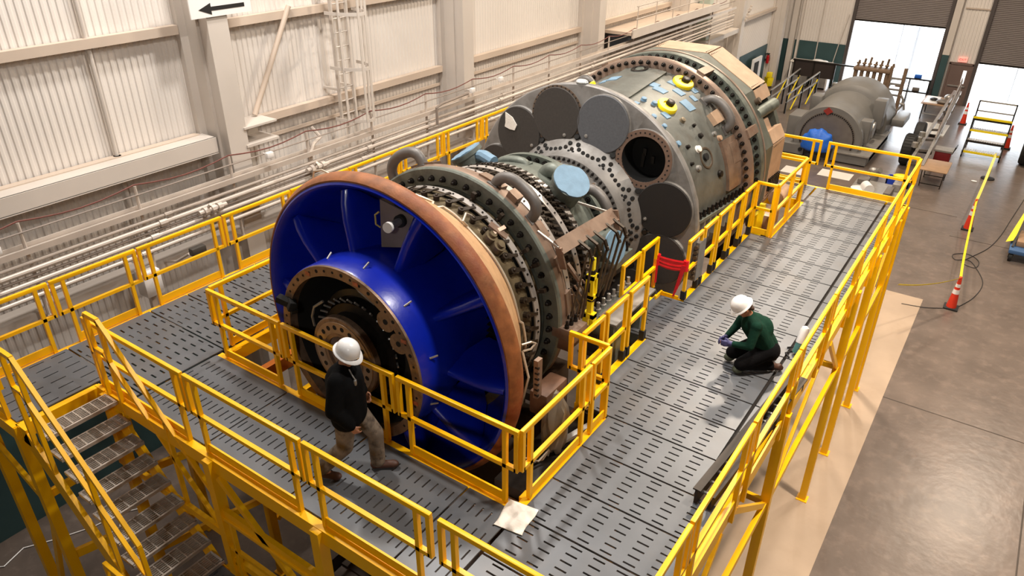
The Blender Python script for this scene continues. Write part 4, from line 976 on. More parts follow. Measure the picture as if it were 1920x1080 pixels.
# hub: bronze bolted ring, bore, bearing and shaft flange
ring = P_(MB().rev([(5.0, 1.04), (5.0, 1.165), (5.03, 1.17), (5.12, 1.17), (5.12, 1.04)], 128), 'hub_ring', bronze)
for k in range(48):
    a = k*7.5+2
    if -100 < ((a+180) % 360-180) < 130:
        mb = MB(); c = tp(5.001, 1.105, a); mb.cyl(c, c-Vector((0, .004, 0)), .017 if k % 3 else .024, 10); mb.build('bolt_hole', blackm, ring)
for a in (-30, 14, 60, 104):
    mb = MB(); c = tp(5.0, 1.1, a); mb.box(c, (.08, .012, .05)); mb.build('copper_tab', M('copper_tab_%d' % (a+40), '#b06a50', .4, .4, .3, 20), ring)
for a in (44, 61):
    mb = MB(); mb.lathe(tp(5.04, .985, a), (0, -1, 0), [(0, .13), (.035, .13), (.0351, 0)], 24); e = mb.build('ring_ear', bronze, ring)
    mb = MB(); c = tp(5.004, .985, a); mb.cyl(c, c-Vector((0, .004, 0)), .035, 12); mb.build('bolt_hole', blackm, e)
P_(MB().rev([(5.1, 1.05), (5.9, .95), (5.95, .2), (6.0, .2), (6.0, 1.0), (5.15, 1.1)], 96), 'hub_bore', blackm)
P_(MB().rev([(4.93, .28), (4.93, .52), (4.945, .535), (5.02, .535), (5.02, .28)], 96), 'shaft_flange', bronze)
P_(MB().rev([(5.0, .30), (4.97, .285), (5.1, .1), (5.1, .08), (5.3, .08), (5.3, .3)], 64), 'shaft_bore', tanst)
sf = P_(MB().rev([(4.922, .33), (4.922, .475), (4.935, .48), (4.935, .325)], 96), 'flange_face', M('bronze_face', '#A68F78', .35, .6, .15, 8))
for k in range(20):
    a = k*18+4; mb = MB(); c = tp(4.924, .405, a); mb.cyl(c, c-Vector((0, .004, 0)), .032, 14); mb.build('bolt_hole', blackm, sf)
P_(MB().rev([(5.02, .36), (5.02, .5), (5.18, .5), (5.2, .6), (5.35, .62), (5.4, .72), (5.75, .74), (5.75, .3)], 80), 'shaft', dark)
P_(MB().rev([(5.3, .66), (5.32, .74), (5.42, .76), (5.44, .68)], 80), 'seal_ring', M('seal_dark', '#33312c', .35, .5, .15, 9))
for k in range(22):
    a = -100+k*10.5; mb = MB(); c = tp(5.2, .62, a); mb.bar(c, c+trad(a)*.07+Vector((0, -.06, 0)), .02, .02); P_(mb, 'stud', greyst)
mb = MB(); mb.tube([tp(5.3, .95, -12), tp(5.2, .9, 0), tp(5.15, .88, 10), tp(5.2, .8, 18), tp(5.25, .74, 22)], .014, 6); P_(mb, 'lube_tube', greyst)
mb = MB(); mb.tube([tp(5.1, .72, -40), tp(5.05, .74, -52), tp(5.06, .72, -66), tp(5.1, .7, -80)], .018, 6); P_(mb, 'lube_tube', greyst)
mb = MB(); c = tp(4.98, 1.02, -66); mb.cbox((0, 0, 0), (.24, .13, .1), .02, frame(c, (-.3, -.5, .25))); mb.bar(c, c+Vector((-.17, -.06, .06)), .1, .08); mb.bar(c, c+Vector((.1, -.04, -.07)), .08, .08); P_(mb, 'black_bracket', blackm)
# individual bolts and the rest
cam0 = Vector((0, 0, 10.8))
def vis(b):
    s_ = b[3]/(tp(b[0], b[1], b[2])-cam0).length
    return s_ if -62 < b[2] < 108 else s_*.01
BOLTS.sort(key=vis, reverse=True)
for b in BOLTS[:100]:
    mb = MB(); put_bolt(mb, b); P_(mb, 'flange_bolt', boltm)
mb = MB()
for b in BOLTS[100:]: put_bolt(mb, b)
stuff(P_(mb, 'flange_bolt', boltm))
# linkage bar with hanging rods and the yellow turnbuckle on the right side
ra_, rb_ = tp(7.0, 2.08, 56.5), tp(8.45, 2.06, 58)
mb = MB(); mb.bar(ra_, rb_, .2, .03, trad(45)); mb.bar(ra_+trad(58)*.0, ra_+Vector((.05, .06, -.3)), .09, .03); mb.bar(rb_+Vector((0, 0, .06)), rb_+Vector((.06, 0, -.22)), .09, .03); lb_ = P_(mb, 'linkage_bar', tanst)
for i, f in enumerate((.28, .42, .55, .78, .92)):
    c = ra_.lerp(rb_, f)
    mb = MB(); mb.bar(c+Vector((.02, 0, -.02)), c+Vector((.2, .02, -.12)), .05, .02); mb.bar(c+Vector((.2, .02, -.12)), c+Vector((.26, .02, -.26)), .045, .03); mb.build('link_arm', MATS.get('lever_steel'), lb_)
    mb = MB(); mb.cyl(c+Vector((.25, .02, -.2)), c+Vector((.14-.1*i*.3, .05, -1.15)), .018, 8); mb.cyl(c+Vector((.19, .0, -.15)), c+Vector((.05, -.1, -1.1)), .014, 8); mb.build('link_rod', MATS['port_brown'], lb_)
mb = MB(); mb.bar(ra_+Vector((-.3, -.02, .15)), ra_, .03, .03); mb.build('tie_bar', greyst, lb_)
mb = MB(); mb.bar(rb_+Vector((-.5, -.15, .1)), rb_, .03, .03); mb.build('tie_bar', greyst, lb_)
mb = MB(); mb.bar(tp(7.42, 1.78, 66), tp(7.42, 1.9, 74), .05, .04); mb.bar(tp(7.4, 1.76, 80), tp(7.4, 1.8, 92), .03, .03); mb.build('bracket', tanst, lb_)
for i in range(4):
    pts = [tp(7.45+.1*i, 1.72, 78), tp(7.5+.12*i, 1.8, 86), tp(7.46+.1*i, 1.78, 95)]; mb = MB(); mb.tube(pts, .014, 6); P_(mb, 'small_tube', tanst)
tx_, ty_ = -3.93, 7.52
tb = P_(MB().bb((tx_-.03, ty_-.03, 6.32), (tx_+.03, ty_+.03, 6.58)), 'turnbuckle', yelcap)
mb = MB(); mb.bb((tx_-.055, ty_-.06, 6.0), (tx_+.055, ty_-.03, 6.34)); mb.bb((tx_-.055, ty_+.03, 6.0), (tx_+.055, ty_+.06, 6.34)); mb.bb((tx_-.055, ty_-.06, 6.28), (tx_+.055, ty_+.06, 6.35)); mb.bb((tx_-.055, ty_-.06, 5.99), (tx_+.055, ty_+.06, 6.05)); mb.build('turnbuckle_body', yelcap, tb)
mb = MB(); mb.bb((tx_-.035, ty_-.035, 5.75), (tx_+.035, ty_+.035, 6.0)); mb.build('turnbuckle_rod', yelcap, tb)
mb = MB(); mb.bb((tx_-.08, ty_-.05, 5.52), (tx_-.03, ty_+.05, 5.76)); mb.bb((tx_+.03, ty_-.05, 5.52), (tx_+.08, ty_+.05, 5.76)); mb.bb((tx_-.08, ty_-.05, 5.7), (tx_+.08, ty_+.05, 5.77)); mb.build('clevis', yelcap, tb)
for z in (6.36, 5.95):
    mb = MB(); mb.cyl((tx_, ty_, z), (tx_, ty_, z+.05), .05, 10); mb.build('lock_nut', dark, tb)
mb = MB(); mb.cyl((tx_, ty_-.05, 6.1), (tx_, ty_-.05, 6.24), .018, 8); mb.build('screw', dark, tb)
mb = MB(); mb.bar((tx_-.3, ty_-.05, 5.5), (tx_, ty_, 5.52), .08, .05); P_(mb, 'clevis_bracket', greyst)
# studded block and pedestals on the right side (stand)
sb = thing('studded_block', 'grey valve block with a row of upright studs on a pedestal right of the compressor', 'valve block', (-4.2, 8.9, 0))
mb = MB(); mb.cbox((-4.12, 8.65, 5.2), (.3, 1.25, .22), .02); mb.build('body', greyg, sb)
mb = MB(); mb.bb((-4.02, 8.05, 5.31), (-3.78, 9.35, 5.34)); mb.build('top_plate', greyst, sb)
mb = MB(); mb.bb((-4.06, 8.05, 5.34), (-4.03, 9.35, 5.4)); mb.build('edge_bar', tanst, sb)
for k in range(8):
    mb = MB(); c = (-4.2, 8.12+k*.16, 5.31); mb.lathe(c, (0, 0, 1), [(0, .05), (.06, .05), (.061, .03), (.16, .028), (.165, .015)], 8); mb.build('stud', greyst, sb)
for y in (8.2, 9.1):
    mb = MB(); mb.bb((-4.05, y-.14, 0), (-3.82, y+.14, 5.31)); mb.build('pedestal', greyg, sb)
sd_ = thing('turbine_stand', 'brown steel stand carrying the turbine above the floor', 'stand', (TX, 10, 0))
for x in (-4.35, -7.4):
    for y in (6.1, 7.3, 10.85, 14.5):
        mb = MB(); mb.bb((x-.17, y-.17, 0), (x+.17, y+.17, 4.9 if y > 7 else 4.3)); mb.build('leg', MATS['dark_frame'], sd_)
        mb = MB(); mb.bb((x-.3, y-.3, 0), (x+.3, y+.3, .05)); mb.build('base_plate', MATS['dark_frame'], sd_)
for y in (6.1, 7.3, 10.85, 14.5):
    mb = MB(); mb.bb((-7.5, y-.12, 3.55), (-4.25, y+.12, 3.9)); mb.build('cross_beam', MATS['dark_frame'], sd_)
for x in (-4.35, -7.4):
    mb = MB(); mb.bb((x-.1, 6.0, 3.2), (x+.1, 14.6, 3.5)); mb.build('side_beam', M('orange_brown_%d' % (x < -5), '#7a3f18', .5, .1, .2, 3), sd_)
# right front support: trunnion block, plastic wrapped piece, grey posts
sp = thing('front_support', 'brown support block with cloudy plastic wrap beside the orange inlet rim', 'support', (-3.8, 6.0, 0))
mb = MB(); mb.cbox((-3.84, 6.38, 5.15), (.26, .5, .34), .03); mb.build('block', MATS['block_wood'], sp)
mb = MB(); mb.bb((-3.86, 6.05, 5.3), (-3.8, 6.15, 5.85)); mb.build('strap_plate', tanst, sp)
for k in range(6): mb = MB(); mb.cyl((-3.84, 6.06, 5.35+k*.08), (-3.79, 6.06, 5.35+k*.08), .018, 8); mb.build('strap_bolt', dark, sp)
mb = MB(); mb.cbox((-3.62, 6.2, 2.2), (.3, .34, 4.4), .02); mb.build('post', greyg, sp)
mb = MB(); mb.cbox((-3.7, 5.5, 2.1), (.26, .3, 4.2), .02); mb.build('post', greyg, sp)
mb = MB(); mb.bb((-3.9, 5.3, 4.4), (-3.45, 6.9, 4.55)); mb.build('cap_beam', dark, sp)
mb = MB(); mb.bar((-3.55, 6.3, 4.6), (-3.3, 6.75, 4.75), .08, .04); mb.build('loose_bar', greyst, sp)
mb = MB()
rr = random.Random(5); bmx = bmesh.new(); bmesh.ops.create_icosphere(bmx, subdivisions=3, radius=1)
for v in bmx.verts:
    k = 1+.12*math.sin(7*v.co.x+3*v.co.z)+.1*math.sin(9*v.co.y-5*v.co.z)+rr.uniform(-.04, .04); v.co = Vector((v.co.x*.14*k, v.co.y*.2*k, v.co.z*.44*k))+Vector((-3.58, 6.15, 4.95))
bmx.verts.index_update(); mb.add([v.co.copy() for v in bmx.verts], [tuple(v.index for v in f.verts) for f in bmx.faces]); bmx.free(); mb.build('plastic_wrap', plast, sp)
for k in range(3):
    pts = [(-3.9+.05*k, 5.75, 5.0-.1*k), (-3.75+.03*k, 5.6, 4.75-.12*k), (-3.6, 5.8+.1*k, 4.6-.05*k), (-3.55, 6.0, 4.7)]; mb = MB(); mb.tube(pts, .014, 6); mb.build('hose', MATS['tube_tan'], sp)

# ------------------------------------------------------------------ people
def blob(prims, voxel, name, mat, parent, smooth_it=6):
    mb = MB()
    for p in prims:
        if p[0] == 'c': mb.cap(p[1], p[2], p[3], p[4], 14)
        elif p[0] == 'e': mb.ell((0, 0, 0), p[2], Matrix.Translation(Vector(p[1])) @ (p[3] if len(p) > 3 else Matrix.Identity(4)), 16, 10)
    me = bpy.data.meshes.new('tmp'); me.from_pydata([tuple(v) for v in mb.v], [], mb.f)
    o = bpy.data.objects.new('tmp', me); COL.objects.link(o)
    r = o.modifiers.new('r', 'REMESH'); r.mode = 'VOXEL'; r.voxel_size = voxel; r.use_smooth_shade = True
    s_ = o.modifiers.new('s', 'SMOOTH'); s_.factor = .5; s_.iterations = smooth_it
    bpy.context.view_layer.update()
    m2 = bpy.data.meshes.new_from_object(o.evaluated_get(bpy.context.evaluated_depsgraph_get()))
    bpy.data.objects.remove(o); m2.name = name
    m2.shade_smooth(); m2.materials.clear(); m2.materials.append(mat)
    q = bpy.data.objects.new(name, m2); COL.objects.link(q); q.parent = parent; return q
def Rm(ax, deg): return Matrix.Rotation(math.radians(deg), 4, ax)
def head_prims(c, T):
    """c: head centre, T: rotation (face looks along local +Y)"""
    W = lambda x, y, z: Vector(c)+(T @ Vector((x, y, z)))
    R4 = T.to_4x4()
    return [('e', W(0, -.01, .02), (.077, .097, .10), R4), ('e', W(0, .025, -.045), (.06, .07, .075), R4), ('c', W(0, .088, .0), W(0, .112, -.032), .010, .015),
            ('e', W(0, .078, -.062), (.026, .022, .012), R4), ('e', W(0, .06, -.1), (.032, .03, .024), R4), ('e', W(-.08, -.01, -.01), (.012, .028, .034), R4), ('e', W(.08, -.01, -.01), (.012, .028, .034), R4),
            ('e', W(-.033, .083, .022), (.022, .012, .008), R4), ('e', W(.033, .083, .022), (.022, .012, .008), R4)]
def hand_prims(wr, d, pn, th):
    """wr wrist, d pointing direction, pn palm normal, th thumb side (+/-)"""
    d = Vector(d).normalized(); pn = Vector(pn); pn = (pn-d*pn.dot(d)).normalized(); s_ = d.cross(pn)*th
    out = [('c', wr+d*.02-s_*.02, wr+d*.085-s_*.024, .02, .019), ('c', wr+d*.02+s_*.02, wr+d*.085+s_*.024, .02, .019), ('c', wr+d*.02, wr+d*.09, .021, .019)]
    for i, (off, l) in enumerate(((.03, .068), (.01, .078), (-.01, .072), (-.03, .056))):
        b = wr+d*.09+s_*off; m_ = b+(d*.85+pn*.4)*(l*.5); e = m_+(d*.45+pn*.85)*(l*.5)
        out += [('c', b, m_, .0095, .009), ('c', m_, e, .009, .0075)]
    b = wr+d*.03+s_*.035; m_ = b+(s_*.7+d*.6+pn*.3)*.035; e = m_+(d*.8+pn*.6+s_*.1)*.032
    out += [('c', b, m_, .013, .011), ('c', m_, e, .011, .009)]
    return out
def hard_hat(c, T, parent):
    W = Matrix.Translation(Vector(c)) @ T.to_4x4()
    mb = MB(); n = 28; prof = [(.0, .128), (.02, .126), (.06, .118), (.10, .098), (.125, .066), (.138, .03), (.141, .001)]
    vs = []; fs = []
    for z, r in prof:
        for i in range(n):
            a = 2*PI*i/n; k = 1+(.02 if abs(math.cos(a)) < .16 and z > .05 else 0); vs.append((r*.93*math.cos(a)*k, r*1.08*math.sin(a)*k, z+.02))
    for j in range(len(prof)-1):
        for i in range(n): l = (i+1) % n; fs.append((j*n+i, j*n+l, (j+1)*n+l, (j+1)*n+i))
    mb.add(vs, fs, W); h = mb.build('hard_hat', hatm, parent, 60)
    mb = MB(); vs = []; fs = []
    for r, z in ((.118, .022), (.152, .006), (.155, -.002), (.118, .01)):
        for i in range(n):
            a = 2*PI*i/n; fr = 1+.16*max(0, math.sin(a)); vs.append((r*.93*math.cos(a), r*1.05*math.sin(a)*fr, z-.012*max(0, math.sin(a))))
    for j in range(4):
        for i in range(n): l = (i+1) % n; q = (j+1) % 4; fs.append((j*n+i, j*n+l, q*n+l, q*n+i))
    mb.add(vs, fs, W); mb.build('brim', hatm, h, 50)
    return h
def eyes(c, T, parent):
    for s_ in (-1, 1):
        mb = MB(); mb.ell(Vector(c)+T @ Vector((s_*.032, .082, .005)), (.011, .008, .008), None, 10, 6); mb.build('eye', eyem, parent)

# --- walking worker: local frame, faces +Y
def walker():
    t = thing('person', 'person in a white hard hat, black jacket and camouflage trousers walking on the front walkway', 'person')
    V = Vector
    hipL, hipR = V((-.10, .0, .94)), V((.10, -.01, .94))
    kL, aL, toeL = V((-.11, .24, .52)), V((-.10, .24, .11)), V((-.12, .42, .055))   # left leg forward
    kR, aR, toeR = V((.12, -.05, .50)), V((.10, -.36, .15)), V((.12, -.19, .055))    # right leg behind
    che, neck = V((0, .0, 1.32)), V((0, .01, 1.50))
    shL, shR = V((-.19, .0, 1.43)), V((.19, -.02, 1.43))
    eL, wL = V((-.33, -.04, 1.17)), V((-.30, .10, .95))
    eR, wR = V((.31, -.06, 1.14)), V((.27, .10, .91))
    T = Rm('Z', -28).to_3x3() @ Rm('X', -24).to_3x3(); hc = V((.0, .06, 1.645))
    body = [('c', V((0, 0, .95)), che, .13, .15), ('c', che, neck, .14, .06), ('c', neck, hc+V((0, -.03, -.03)), .058, .055), ('c', shL, shR, .07, .07)]
    for a, b, c, d in ((hipL, kL, aL, toeL), (hipR, kR, aR, toeR)): body += [('c', a, b, .085, .058), ('c', b, c, .055, .04), ('c', c-V((0, .05, .04)), d, .042, .035)]
    for a, b, c in ((shL, eL, wL), (shR, eR, wR)): body += [('c', a, b, .052, .042), ('c', b, c, .04, .029)]
    body += hand_prims(wL, wL-eL+V((0, .02, -.06)), V((1, 0, 0)), -1) + hand_prims(wR, wR-eR+V((0, 0, -.08)), V((-1, 0, 0)), 1)
    body += head_prims(hc, T)
    b = blob(body, .009, 'body', skin, t, 3)
    eyes(hc, T, b)
    jk = [('c', V((0, .0, .92)), che, .21, .21), ('c', V((-.09, .01, .90)), V((-.11, .0, 1.33)), .175, .165), ('c', V((.09, .0, .90)), V((.11, .0, 1.33)), .175, .165), ('c', che, V((0, .0, 1.46)), .18, .10), ('c', shL, shR, .095, .095), ('c', V((-.06, .01, 1.5)), V((.06, .01, 1.5)), .06, .06)]
    for a, q, c in ((shL, eL, wL), (shR, eR, wR)): jk += [('c', a, q, .105, .088), ('c', q, q.lerp(c, .93), .085, .064)]
    blob(jk, .016, 'jacket', jackb, t, 5)
    tr = [('c', V((-.06, 0, .90)), V((.06, -.01, .90)), .14, .14)]
    for a, q, c in ((hipL, kL, aL), (hipR, kR, aR)): tr += [('c', a, q, .125, .095), ('c', q, q.lerp(c, .93), .095, .085), ('c', q.lerp(c, .6), q.lerp(c, .97), .09, .088)]
    blob(tr, .015, 'trousers', camo, t, 4)
    for c, d, lift in ((aL, toeL, 0), (aR, toeR, .0)):
        h = V((c.x, c.y-.045, max(.05, c.z-.07)))
        blob([('c', c+V((0, 0, .05)), h, .062, .05), ('c', h, d, .05, .046), ('e', d+V((0, -.01, .0)), (.052, .07, .045))], .01, 'boot', boot, t, 3)
    blob([('e', hc+T @ V((0, -.035, .03)), (.083, .095, .085), T.to_4x4()), ('c', hc+T @ V((-.04, -.085, -.03)), hc+T @ V((.04, -.085, -.03)), .03, .03)], .012, 'hair', hair, t, 2)
    hard_hat(hc+T @ V((0, -.005, .045)), T, t)
    mb = MB(); mb.cbox((.13, .155, 1.39), (.04, .03, .07), .01); mb.tube([(.13, .16, 1.42), (.12, .13, 1.47), (.08, .09, 1.52)], .008, 6); mb.build('radio_microphone', greyst, t)
    return t
w = walker(); w.location = (-5.10, 4.24, DZ); w.rotation_euler = (0, 0, math.radians(-58))

# --- kneeling worker: faces +Y
def kneeler():
    t = thing('person', 'person in a white hard hat and dark green shirt kneeling on the right walkway', 'person')
    V = Vector
    hipL, hipR = V((-.11, -.12, .34)), V((.11, -.12, .34))
    kL, kR = V((-.15, .24, .15)), V((.15, .26, .15))
    aL, aR = V((-.12, -.22, .09)), V((.12, -.22, .09))
    tL, tR = V((-.12, -.32, .04)), V((.12, -.32, .04))
    che, neck = V((0, .10, .70)), V((0, .19, .86))
    shL, shR = V((-.19, .15, .79)), V((.19, .15, .79))
    eL, eR = V((-.27, .22, .52)), V((.27, .22, .52))
    wL, wR = V((-.10, .42, .46)), V((.07, .44, .45))
    T = Rm('X', -42).to_3x3(); hc = V((0, .29, .965))
    body = [('c', V((0, -.11, .36)), che, .13, .14), ('c', che, neck, .13, .06), ('c', neck, hc+V((0, -.04, -.03)), .056, .055), ('c', shL, shR, .068, .068)]
    for a, b, c, d in ((hipL, kL, aL, tL), (hipR, kR, aR, tR)): body += [('c', a, b, .085, .058), ('c', b, c, .055, .042), ('c', c, d, .04, .034)]
    for a, b, c in ((shL, eL, wL), (shR, eR, wR)): body += [('c', a, b, .05, .042), ('c', b, c, .04, .029)]
    body += head_prims(hc, T)
    hl = hand_prims(wL, V((.35, .9, -.1)), V((.9, -.3, -.2)), -1); hr = hand_prims(wR, V((-.35, .9, -.05)), V((-.9, -.3, -.2)), 1)
    b = blob(body+hl+hr, .009, 'body', skin, t, 3)
    eyes(hc, T, b)
    inf = lambda ps, k: [('c', p[1], p[2], p[3]+k, p[4]+k) for p in ps]
    blob(inf(hl, .004)+[('c', eL.lerp(wL, .8), wL+V((.01, .02, 0)), .037, .034)], .007, 'glove', glove, t, 1); blob(inf(hr, .004)+[('c', eR.lerp(wR, .8), wR+V((-.01, .02, 0)), .037, .034)], .007, 'glove', glove, t, 1)
    jk = [('c', V((0, -.13, .36)), che, .165, .175), ('c', V((-.08, -.12, .36)), V((-.1, .10, .70)), .12, .13), ('c', V((.08, -.12, .36)), V((.1, .10, .70)), .12, .13), ('c', che, V((0, .17, .82)), .16, .09), ('c', shL, shR, .085, .085), ('e', V((0, -.02, .62)), (.17, .16, .2))]
    for a, q, c in ((shL, eL, wL), (shR, eR, wR)): jk += [('c', a, q, .075, .062), ('c', q, q.lerp(c, .84), .06, .045)]
    blob(jk, .015, 'shirt', jackg, t, 5)
    tr = [('c', V((-.08, -.15, .32)), V((.08, -.15, .32)), .155, .155)]
    for a, q, c in ((hipL, kL, aL), (hipR, kR, aR)): tr += [('c', a, q, .13, .10), ('c', q, q.lerp(c, .9), .09, .075)]
    blob(tr, .015, 'trousers', trousb, t, 4)
    for c, d in ((aL, tL), (aR, tR)): blob([('c', c+V((0, .06, 0)), c, .058, .055), ('c', c, d+V((0, -.02, .01)), .052, .045), ('c', d+V((0, 0, .04)), d+V((0, .1, .0)), .04, .035)], .01, 'boot', boot, t, 3)
    for k_ in (kL, kR): blob([('e', k_+V((0, .04, -.08)), (.07, .08, .06))], .012, 'knee_pad', M('knee_pad_%d' % (k_.x > 0), '#4a5040', .7, 0, .2, 10), t, 2)
    blob([('e', hc+T @ V((0, -.035, .02)), (.083, .095, .085), T.to_4x4()), ('c', hc+T @ V((-.04, -.09, -.06)), hc+T @ V((.04, -.09, -.06)), .03, .03)], .012, 'hair', hair, t, 2)
    hard_hat(hc+T @ V((0, -.005, .045)), T, t)
    return t
w = kneeler(); w.location = (-2.06, 9.0, DZ); w.rotation_euler = (0, 0, math.radians(128))

# ------------------------------------------------------------------ small things on the platform
# crumpled white plastic bag at the inner corner
n = 18; rr = random.Random(3); vs = []; fs = []
cx, cy = -3.2, 4.73
for sgn in (1, -1):
    for i in range(n+1):
        for j in range(n+1):
            u, v = i/n*2-1, j/n*2-1; e = max(0, 1-max(abs(u), abs(v))**3)
            h = (.035+.03*math.sin(5*u+2*v)*math.cos(4*v-u)+.02*math.sin(9*u*v+3)+rr.uniform(-.004, .004))*e
            wob = 1+.06*math.sin(6*u+3*v); x, y = u*.17*wob, v*.2*(1+.05*math.sin(7*v))
            a = math.radians(8); z = .012+max(0, h)*(1 if sgn > 0 else 0)+(.006 if sgn > 0 else 0)
            vs.append((cx+x*math.cos(a)-y*math.sin(a), cy+x*math.sin(a)+y*math.cos(a), DZ+z))
for s_ in (0, 1):
    o_ = s_*(n+1)**2
    for i in range(n):
        for j in range(n): a = o_+i*(n+1)+j; fs.append((a, a+n+1, a+n+2, a+1))
bd = [i*(n+1) for i in range(n+1)]+[n*(n+1)+j for j in range(1, n+1)]+[i*(n+1)+n for i in range(n-1, -1, -1)]+[j for j in range(n-1, 0, -1)]
for i in range(len(bd)): a, b = bd[i], bd[(i+1) % len(bd)]; fs.append((a, b, b+(n+1)**2, a+(n+1)**2))
mb = MB(); mb.add(vs, fs); t = mb.build('plastic_bag', whcloth, None, 50); tag(t, 'crumpled white plastic bag lying on the deck at the inner guardrail corner', 'bag')
# white bottle beside the kneeling worker
t = thing('spray_bottle', 'white capped bottle with a teal base by the kneeling worker', 'bottle', (-1.64, 9.72, DZ))
mb = MB(); mb.lathe((-1.66, 9.66, DZ+.03), (.1, .25, .8), [(0, .05), (.14, .05), (.16, .045)], 14); mb.build('base', M('teal_plastic', '#4f7d78', .4, 0, .1, 6), t)
mb = MB(); mb.lathe((-1.645, 9.71, DZ+.18), (.1, .25, .8), [(0, .056), (.2, .062), (.24, .05), (.26, .02)], 14); mb.build('sleeve', white, t)
mb = MB(); mb.tube([(-1.8, 9.75, DZ+.012), (-1.72, 9.82, DZ+.02), (-1.7, 9.72, DZ+.012), (-1.78, 9.6, DZ+.012), (-1.7, 9.5, DZ+.012)], .012, 6); mb.build('strap', black, t)
# red ribbon between two gate frames
t = thing('red_ribbon', 'bundle of red barrier ribbon tied between two gate frames', 'ribbon', (-3.9, 10.14, DZ+.6))
A_, B_ = Vector((-4.10, 10.08, DZ+.66)), Vector((-3.66, 10.2, DZ+.62))
for k in range(8):
    pts = []
    for i in range(11):
        f = i/10; p = A_.lerp(B_, f)+Vector((0, -.025+.008*(k % 3), .075-.021*k-(.03+.012*(k % 4))*4*f*(1-f)*.6)); pts.append(p)
    mb = MB(); mb.ribbon(pts, .028, .004, (0, .3, 1)); mb.build('strand', redm, t)
for p, l, nm in ((A_, .55, 0), (B_, .6, 1)):
    for j in range(3):
        pts = [p+Vector((.02*j-.02+(.0 if nm == 0 else -.10*f-.01), -.05, .02-l*f*(1-.12*j)+.0)) for f in [i/6 for i in range(7)]]; mb = MB(); mb.ribbon(pts, .035, .004, (1, .4, 0)); mb.build('tail', redm, t)
    mb = MB(); mb.lathe(p+Vector((0, 0, -.09)), (0, 0, 1), [(0, .045), (.18, .045)], 10); mb.build('wrap', redm, t)
t = thing('toe_plate', 'yellow folded plate on the deck edge under the red ribbon', 'plate', (-3.95, 10.1, DZ))
mb = MB(); mb.bb((-4.02, 9.95, 4.72), (-3.72, 10.2, 4.735)); mb.build('base', yel, t)
mb = MB(); mb.bb((-4.03, 9.95, 4.72), (-4.0, 10.2, 4.86)); mb.bb((-4.02, 10.18, 4.72), (-3.72, 10.21, 4.84)); mb.build('flange', yel, t)
t = thing('bearing_cover', 'worn tan and yellow bearing housing under the exhaust inside the boxed bay', 'housing', (-3.75, 14.2, 3.5))
mb = MB(); mb.cbox((-3.62, 14.1, 4.9), (.5, .6, .35), .06); mb.build('body', tanst, t)
mb = MB(); mb.cyl((-3.55, 14.6, 5.15), (-3.55, 15.05, 5.2), .16, 14); mb.build('pipe_end', tanpan, t)
mb = MB(); mb.bb((-3.62, 13.75, 4.5), (-3.52, 13.85, 5.3)); mb.bb((-3.68, 13.6, 4.6), (-3.62, 13.9, 5.1)); mb.build('bracket', yelcap, t)
mb = MB(); mb.bb((-3.7, 13.9, 0), (-3.5, 14.3, 4.75)); mb.build('post', MATS['dark_frame'], t)

# ------------------------------------------------------------------ shop floor
# generator
g = thing('generator', 'large grey generator with a domed casing and dark bolted end plate', 'generator', (-6.6, 37, 0))
def gl(prof, n=64, x=-6.6, z=.88): return MB().lathe((x, 0, z), (0, 1, 0), prof, n)
gl([(34.0, .2), (34.0, 1.40), (34.06, 1.46), (34.3, 1.46), (34.32, 1.42), (37.6, 1.42), (37.6, .2)]).build('front_casing', gen, g)
gl([(33.985, .15), (33.985, 1.18), (34.02, 1.18), (34.02, .15)]).build('end_plate', genb, g)
for k in range(46):
    a = math.radians(-105+k*210/45); mb = MB(); c = Vector((-6.6+1.12*math.sin(a), 33.985, .88+1.12*math.cos(a))); mb.cyl(c, c-Vector((0, .05, 0)), .03, 8); mb.build('end_bolt', dark, g)
mb = MB(); c = (-6.75, 33.95, 2.1); mb.prism([(-.2, 0), (0, .17), (.2, 0), (0, -.17)], Matrix(((1, 0, 0, c[0]), (0, 0, -1, c[1]), (0, 1, 0, c[2]), (0, 0, 0, 1))), .05); mb.build('red_cover', M('red_plate', '#8c2a22', .5, 0, .1, 4), g)
gl([(37.4, .2), (37.4, 1.5), (37.5, 1.68), (38.2, 1.75), (39.3, 1.75), (39.4, 1.6), (39.4, .2)], 64, -6.5).build('rear_collar', gen, g)
mb = MB(); mb.bb((-8.55, 33.7, .06), (-7.4, 38.6, .48)); mb.bb((-6.2, 33.7, .06), (-4.75, 38.6, .48)); mb.bb((-8.55, 34.4, 0), (-4.75, 38.6, .4)); mb.build('skid', gen, g)
mb = MB(); mb.bb((-6.1, 33.6, .46), (-4.65, 38.2, .52)); mb.build('skid_plate', greyst, g)
mb = MB(); mb.lathe((-7.55, 33.68, .3), (0, -1, 0), [(0, .09), (.02, .09), (.021, 0)], 14); mb.build('skid_hole', black, g)
for c, d in (((-5.25, 34.9, 1.25), (.45, .6, 1.0)), ((-5.15, 36.9, 1.6), (.5, .7, 1.3)), ((-8.2, 35.3, .95), (.7, 1.3, 1.1)), ((-8.0, 37.4, 1.5), (.5, .8, .9)), ((-4.45, 39.0, .95), (.55, 1.7, .35))):
    mb = MB(); mb.cbox(c, d, .05); mb.build('mounting_block', gen, g)
for y in (36.0, 37.2): mb = MB(); mb.lathe((-5.12, y, 1.05), (1, 0, 0), [(0, .36), (.06, .36), (.061, 0)], 20); mb.build('side_cover', greyst, g)
mb = MB(); mb.tube([(-4.75, 39.3, 1.25), (-4.6, 39.3, 1.5), (-4.6, 39.3, 1.8), (-4.75, 39.3, 2.0)], .05, 8); mb.tube([(-4.7, 39.3, 1.6), (-4.5, 39.2, 1.6), (-4.45, 39.2, 1.35)], .05, 8); mb.build('side_pipe', greyst, g)
